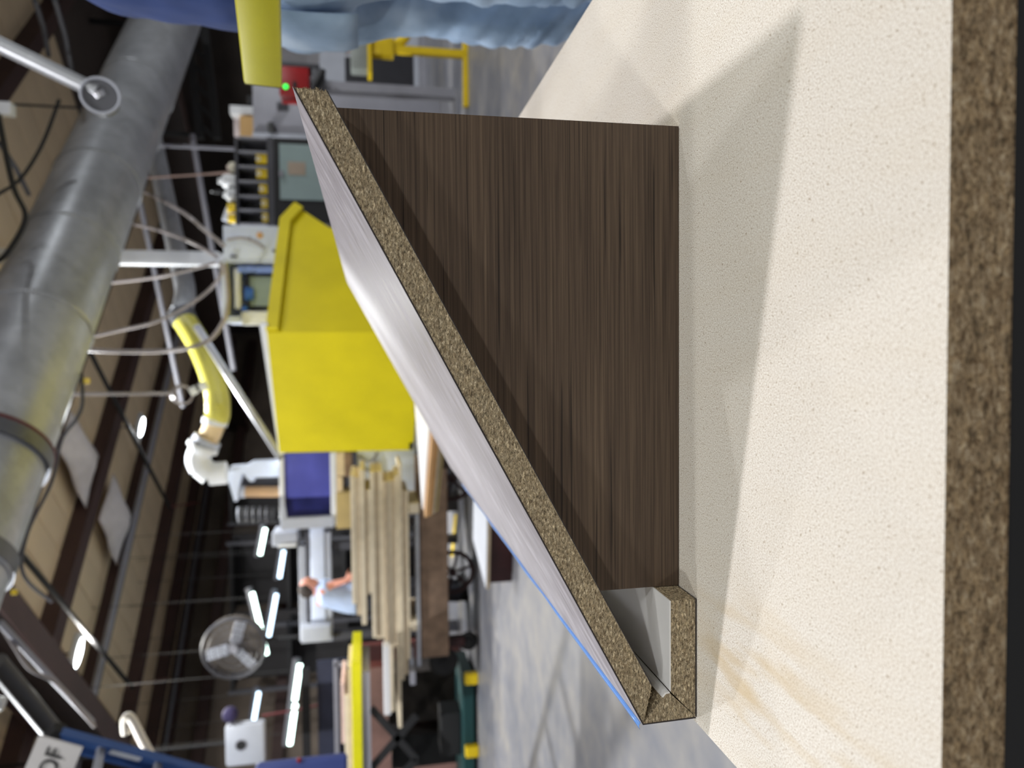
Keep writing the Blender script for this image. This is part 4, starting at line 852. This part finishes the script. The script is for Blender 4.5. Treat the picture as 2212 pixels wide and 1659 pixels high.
# low dolly
a0 = V((-1.53, 4.70, 0)); a1 = V((-.55, 4.535, 0)); dd = atz(985, 1062, .2)-atz(1037, 1270, .2); dd.z = 0; dd.normalize(); a2 = dd*.62
t = thing('low_dolly', 'low dark maroon box dolly with a grey plywood top on the floor', 'dolly', a0)
MB().prism([a0+V((.03, .03, .0)), a1+V((0, .03, .0)), a1+a2*.95+V((0, 0, .0)), a0+a2*.95+V((.03, 0, 0))], (0, 0, .155)).build('box_body', MAROON, t)
MB().prism([a0+UP*.156, a1+UP*.156, a1+a2+UP*.156, a0+a2+UP*.156], (0, 0, .02)).build('ply_core', BEIGE, t)
MB().prism([a0+UP*.1762, a1+UP*.1762, a1+a2+UP*.1762, a0+a2+UP*.1762], (0, 0, .004)).build('grey_top', LTGREY, t)
fs_ = MB(); q = [atz(974, 1203, .002), atz(979, 1203, .002), atz(987, 1112, .002), atz(981, 1112, .002)]; fs_.prism(q, (0, 0, .001)); single('floor_stripe', fs_, YEL3, 'yellow painted stripe on the floor under the lumber cart', 'floor stripe')

# ------------------------------------------------------------------ scissor lift at the left
XY = 6.4
t = thing('scissor_lift', 'scissor lift table with yellow platform edge at the left', 'lift table', V((at(900, 1560, XY).x, XY, 0)))
bx(762, 783, 1428, 1760, XY, .7, .004).build('platform', YEL2, t); bx(783, 801, 1452, 1760, XY+.02, .6).build('platform_skirt', GREY, t)
for Yk in (XY+.06, XY+.5):
    for (pa, pb) in (((802, 1530), (900, 1640)), ((900, 1545), (802, 1660)), ((900, 1640), (802, 1745))):
        A_, B_ = at(*pa, Yk), at(*pb, Yk); d = (B_-A_).normalized(); MB().obox((A_+B_)/2, d, V((0, 1, 0)), d.cross(V((0, 1, 0))), (B_-A_).length, .03, .06).build('scissor_arm', BLACK, t)
GREEN = mat('dark_green_frame', (14, 58, 58), .5)
xl_, xr_, zb_, zt_ = rect(925, 948, 1470, 1760, XY); MB().box(xl_, xr_, XY, XY+.6, .03, .13, .006).build('base_frame', GREEN, t)
for yy in (1473, 1632): xl_, xr_, zb_, zt_ = rect(925, 950, yy-10, yy+14, XY-.06); MB().box(xl_, xr_, XY-.07, XY, .0, .12, .01).build('foot', YEL3, t)
MB().box(at(900, 1590, XY).x-.3, at(900, 1590, XY).x+.1, XY+.15, XY+.4, .131, .32, .01).build('power_unit', BLACK, t)
for k, (x0, x1, y0_, y1_, m_, lb) in enumerate(((754, 762, 1440, 1760, BEIGE, 'thin beige sheet lying on the yellow lift platform'), (745, 754, 1500, 1700, BEIGE2, 'narrow beige board upon the sheet on the lift'), (737, 745, 1477, 1606, mat('pink_board', (208, 180, 170), .7), 'pinkish board on top of the lift stack'))):
    single('board', bx(x0, x1, y0_, y1_, XY+.03, .5, .002), m_, lb, 'board')
t = thing('brown_cabinet', 'reddish brown cabinet side behind the scissor lift', 'cabinet', V((at(800, 1490, 7.6).x, 7.6, 0)))
xl_, xr_, zb_, zt_ = rect(768, 920, 1425, 1700, 7.6); MB().box(xl_, xr_, 7.6, 8.1, 0, zt_, .01).build('body', mat('dusty_red_brown', (124, 94, 86), .7, var=.3, scale=3), t); MB().box(xr_-.06, xr_+.01, 7.58, 8.1, 0, zt_+.03).build('corner_trim', mat('oxide_red', (100, 48, 42), .6), t)
# navy partition with grey frame
t = thing('navy_partition', 'dark navy partition panel in a thin grey tube frame', 'partition', V((at(800, 1540, 8.6).x, 8.6, 0)))
xl_, xr_, zb_, zt_ = rect(687, 800, 1428, 1780, 8.6); MB().box(xl_, xr_, 8.65, 8.7, .05, zt_).build('panel', mat('navy_panel', (40, 44, 62), .6, var=.15), t)
bx(723, 733, 1428, 1780, 8.58, .05, .005).build('frame_tube', GREY, t); xl2, xr2, zb2, zt2 = rect(723, 900, 1426, 1434, 8.58); MB().box(xl2, xr2, 8.58, 8.63, 0, zt2).build('frame_tube', GREY, t)
bx(652, 670, 1445, 1640, 8.62, .05).build('rail', BLACK, t)
# dark storage wall behind: three tall racks
for k, (y0_, y1_, Y) in enumerate(((1165, 1325, 13.5), (1345, 1490, 12.6), (1010, 1130, 14.4))):
    xl_, xr_, zb_, zt_ = rect(490, 760, y0_, y1_, Y); t = thing('storage_rack', 'tall dark storage rack far back, '+['behind the man', 'behind the round fan', 'behind the blue window'][k], 'rack', V(((xl_+xr_)/2, Y, 0)))
    for x in (xl_, xr_-.06): MB().box(x, x+.06, Y, Y+.06, 0, zt_).build('upright', DKGREY, t)
    for q in range(4): z = .4+q*(zt_-.5)/3; MB().box(xl_+.06, xr_-.06, Y, Y+.6, z, z+.06).build('shelf', BLACK, t)
    MB().box(xl_, xr_, Y+.62, Y+.65, 0, zt_).build('back_sheet', mat('dark_sheet', (36, 34, 36), .7), t)

# fan
FYY = 8.8; fc = at(505, 1400, FYY)
t = thing('pedestal_fan', 'tall pedestal fan, round cage with three pale blades, near the slanting tubes', 'fan', V((fc.x, FYY, 0)))
R_ = .345; cg = MB()
for k in range(1, 6): cg.ring(fc+V((0, -.04, 0)), (0, 1, 0), R_*k/5, .0035, 40, 4)
for k in range(24): a = 2*math.pi*k/24; cg.tube([fc+V((math.cos(a)*.05, -.05, math.sin(a)*.05)), fc+V((math.cos(a)*R_, -.03, math.sin(a)*R_))], .003, 4)
cg.build('cage', DKGREY, t, True); MB().ring(fc, (0, 1, 0), R_, .018, 48, 8).build('rim', DKGREY, t, True)
MB().tube([fc+V((0, -.04, 0)), fc+V((0, .2, 0))], .05, 16).build('hub', GREY, t, True)
MB().tube([fc+V((0, .10, 0)), fc+V((0, .13, 0))], R_, 40).build('back_shroud', mat('fan_shroud', (84, 76, 68), .7), t, True)
for (px2, py2) in ((465, 1412), (548, 1440), (515, 1362)):
    e = at(px2, py2, FYY-.01); d = (e-fc); d.y = 0; d.normalize(); sdv = V((0, 1, 0)).cross(d)
    MB().obox(fc+d*.185+V((0, .01, 0)), d, (sdv*.95+V((0, .3, 0))).normalized(), (V((0, 1, 0))*.95-sdv*.3).normalized(), .25, .125, .008, .003).build('blade', LTGREY, t)
MB().tube([fc+V((0, .2, 0)), V((fc.x, FYY+.2, .02))], .025, 10).build('pole', BLACK, t); MB().tube([V((fc.x, FYY+.2, 0)), V((fc.x, FYY+.2, .03))], .25, 24).build('base', BLACK, t)
# heater
HY = 7.8; t = thing('unit_heater', 'grey hanging unit heater with a round black hole, left edge', 'heater', at(575, 1610, HY))
q = bx(486, 572, 1566, 1655, HY, .12, .03); q.build('casing', LTGREY, t, True); hc = at(521, 1610, HY-.004); MB().tube([hc, hc+V((0, .01, 0))], .055, 24).build('flue_hole', RUBBER, t, True)
MB().ring(hc, (0, 1, 0), .056, .006, 24, 6).build('hole_rim', GREY, t, True)
q = at(500, 1610, HY); MB().tube([V((q.x, HY+.06, q.z)), V((q.x, HY+.06, CEIL))], .015, 6).build('hanger', BLACK, t)
single('purple_cloth', MB().ball(at(497, 1543, HY+.1), .08, .08, .08), mat('dark_purple', (44, 36, 74), .8), 'dark purple bundle beside the grey unit heater', 'bundle', None, True)
# ladder
t = thing('ladder', 'blue fibreglass ladder with a black end cap leaning at the left edge', 'ladder', V((at(420, 1700, 4.2).x, 4.2, 0)))
LB = mat('blue_fibreglass', (52, 84, 140), .45, var=.08)
ra, rb = at(122, 1586, 3.7), at(430, 1668, 4.0); d = (rb-ra).normalized(); wdir = (V((-.40, -.92, 0))).normalized(); wdir = (wdir-d*wdir.dot(d)).normalized(); nd = d.cross(wdir)
Lr = ra.z/(-d.z)
for k in (0, 1):
    o_ = wdir*.42*k; q = MB(); q.obox(ra+d*Lr/2+o_, d, wdir, nd, Lr, .012, .10); q.obox(ra+d*Lr/2+o_+wdir*(.016 if k == 0 else -.016)+nd*.045, d, wdir, nd, Lr, .035, .012); q.obox(ra+d*Lr/2+o_+wdir*(.016 if k == 0 else -.016)-nd*.045, d, wdir, nd, Lr, .035, .012)
    q.build('side_rail', LB, t); MB().obox(ra-d*.01+o_, d, wdir, nd, .06, .05, .1, .008).build('end_cap', RUBBER, t)
for k in range(10):
    p = ra+d*(.22+.3*k)+wdir*.21
    if p.z > .1: MB().obox(p, d, wdir, nd, .035, .41, .035, .006).build('rung', M_STEEL, t)
MB().obox(ra+d*.24-wdir*.009, d, wdir, nd, .1, .004, .07, .003).build('hook_plate', mat('amber_plate', (176, 128, 30), .45), t)
MB().obox(ra+d*.35+wdir*.009+nd*0, d, wdir, nd, .16, .002, .05).build('warning_label', mat('grey_label', (196, 200, 206), .6), t)
# white elbow pipe behind ladder
single('pvc_elbow', MB().tube(smoothpath([at(272, 1585, 5.6), at(270, 1560, 5.6), at(277, 1548, 5.6), at(288, 1560, 5.6), at(308, 1600, 5.6), at(330, 1640, 5.6)]), .032, 12), mat('cream_pvc', (222, 214, 200), .5), 'cream plastic pipe elbow behind the blue ladder', 'pipe', None, True)
single('small_vent_pipe', MB().tube([at(-4, 1519, 4.2), at(8, 1520, 4.2)], .035, 14), WHITE, 'white pipe end at the upper left edge near the sign', 'pipe', None, True)
# hanging sign
sgp = [at(83, 1590, 3.0), at(64, 1662, 3.0), at(172, 1690, 3.0), at(178, 1616, 3.0)]
t = thing('hanging_sign', 'white hanging sign with black letters OF, cut by the left edge', 'sign', sgp[3])
P1_, P0_ = sgp[0], sgp[3]; up_s = (P1_-P0_).normalized(); rt_s = V((up_s.z, 0, -up_s.x))
MB().prism([P0_, P1_, P1_-rt_s*.5, P0_-rt_s*.5], (0, .012, 0)).build('board', mat('sign_white', (190, 188, 188), .5), t)
fc_ = bpy.data.curves.new('lettering', 'FONT'); fc_.body = 'OF'; fc_.align_x = 'RIGHT'; fc_.align_y = 'CENTER'; ch_ = (at(104, 1632, 3.0)-at(139, 1632, 3.0)).length; fc_.size = ch_/.62; fc_.extrude = .001
fo = bpy.data.objects.new('lettering', fc_); COL.objects.link(fo); fo.parent = t
po = at(124, 1617, 2.995)-t.location; fo.matrix_local = Matrix(((rt_s.x, up_s.x, 0, po.x), (rt_s.y, up_s.y, -1, po.y), (rt_s.z, up_s.z, 0, po.z), (0, 0, 0, 1))); fc_.materials.append(RUBBER)
bpy.context.view_layer.update(); lm = bpy.data.meshes.new_from_object(fo.evaluated_get(bpy.context.evaluated_depsgraph_get())); lo = bpy.data.objects.new('lettering', lm); COL.objects.link(lo); lo.parent = t; lo.matrix_local = fo.matrix_local.copy(); COL.objects.unlink(fo); bpy.data.objects.remove(fo); lo.name = 'lettering'
q = (P1_+P1_-rt_s*.5)/2; MB().tube([q, V((q.x, q.y, CEIL))], .004, 5).build('hanger', BLACK, t)
# blue machine cover at the left edge
KY = 3.6; p = at(650, 1644, KY)
t = thing('blue_machine_cover', 'rounded blue machine cover at the left edge of the view', 'machine', V((p.x-.2, KY, 0)))
xl_, xr_, zb_, zt_ = rect(552, 752, 1644, 1850, KY); MB().box(xl_, xr_, KY, KY+.05, zb_, zt_, .02, seg=4).build('cover', mat('royal_blue_paint', (70, 84, 150), .45), t, True)
MB().box(xl_-.3, xl_-.05, KY+.001, KY+.2, 0, zb_+.2).build('column', DKGREY, t); MB().box(xl_-.05, xl_+.1, KY+.051, KY+.15, zb_+.08, zb_+.2).build('bracket', DKGREY, t); MB().ball(at(646, 1642, KY-.0), .012, .012, .012).build('red_knob', RED, t, True)
# small overhead and background pieces
single('red_hose', MB().tube(smoothpath([at(566, 1546, 9), at(620, 1537, 9), at(680, 1525, 9), at(745, 1512, 9)]), .014, 6), mat('dark_red_hose', (96, 36, 40), .6), 'thin dark red hose crossing in front of the navy partition', 'hose', None, True)
for (x, y, lb) in ((187, 823, 'small yellow tag on the slack roof cable near the duct'), (30, 1279, 'small yellow tag beside the near duct flange')):
    p = at(x, y, 5.5); single('cable_tag', MB().box(p.x-.02, p.x+.02, p.y, p.y+.01, p.z-.02, p.z+.02, .004), YEL3, lb, 'tag')
p = at(8, 232, 5.2); single('junction_box', MB().box(p.x-.04, p.x+.04, p.y, p.y+.08, p.z-.04, p.z+.05, .008), WHITE, 'white junction box at the top edge beside the drop pipe', 'box')
single('ceiling_cable', MB().tube(smoothpath([at(-5, 245, 5.2), at(28, 400, 5.6), at(55, 470, 5.8), at(20, 540, 5.8), at(-5, 565, 5.8)]), .018, 6), BLACK, 'black cable draped under the roof left of the drop pipe', 'cable', None, True)
single('ceiling_cable', MB().tube(smoothpath([at(128, 215, 6.5), at(92, 310, 6.4), at(45, 385, 6.2), at(-5, 420, 6.0)]), .014, 6), BLACK, 'black cable crossing the purlins between drop pipe and frame edge', 'cable', None, True)
for (a, b_, Y, r, m_, lb) in (((325, 313), (508, 322), 8.2, .02, GREY, 'thin grey conduit running down to the top of the pigeonhole rack'), ((318, 384), (500, 372), 8.6, .012, mat('pinkish_conduit', (170, 144, 132), .5), 'thin pinkish conduit running down to the white jugs'),
        ((415, 290), (505, 800), 9.8, .035, GREY, 'grey overhead rail behind the pale control cabinet'), ((300, 425), (395, 880), 9.4, .03, GREY, 'grey overhead pipe behind the white post')):
    single('overhead_pipe', MB().tube([at(*a, Y), at(*b_, Y+.4)], r, 10), m_, lb, 'pipe', None, True)
t = thing('black_truss', 'black overhead steel truss at the right end of the duct', 'truss', at(450, 200, 11.2))
for xo in (425, 462): a, b_ = at(xo-22, 40, 11.2), at(xo+8, 300, 11.2); d = (b_-a).normalized(); MB().obox((a+b_)/2, d, V((0, 1, 0)), d.cross(V((0, 1, 0))), (b_-a).length, .1, .09).build('chord', BLACK, t)
for k in range(6): a, b_ = at(404+k*4, 50+k*42, 11.2), at(446+k*4, 90+k*42, 11.2); d = (b_-a).normalized(); MB().obox((a+b_)/2, d, V((0, 1, 0)), d.cross(V((0, 1, 0))), (b_-a).length, .04, .05).build('web_bar', BLACK, t)
for yy in (60, 290): p = at(425, yy, 11.25); MB().box(p.x-.03, p.x+.03, 11.25, 11.31, p.z, CEIL).build('hanger', BLACK, t)
carton(838, 940, 1452, 1560, 7.15, .35, mat('dark_clutter', (48, 42, 38), .8, var=.4, scale=6), 'dark brown crate on the floor beneath the stack end, beside the scissor lift', base=0, name='crate')
carton(846, 905, 1590, 1660, 7.15, .3, BLACK, 'black bin on the floor behind the scissor lift arms', cat='bin', base=0, name='floor_bin')
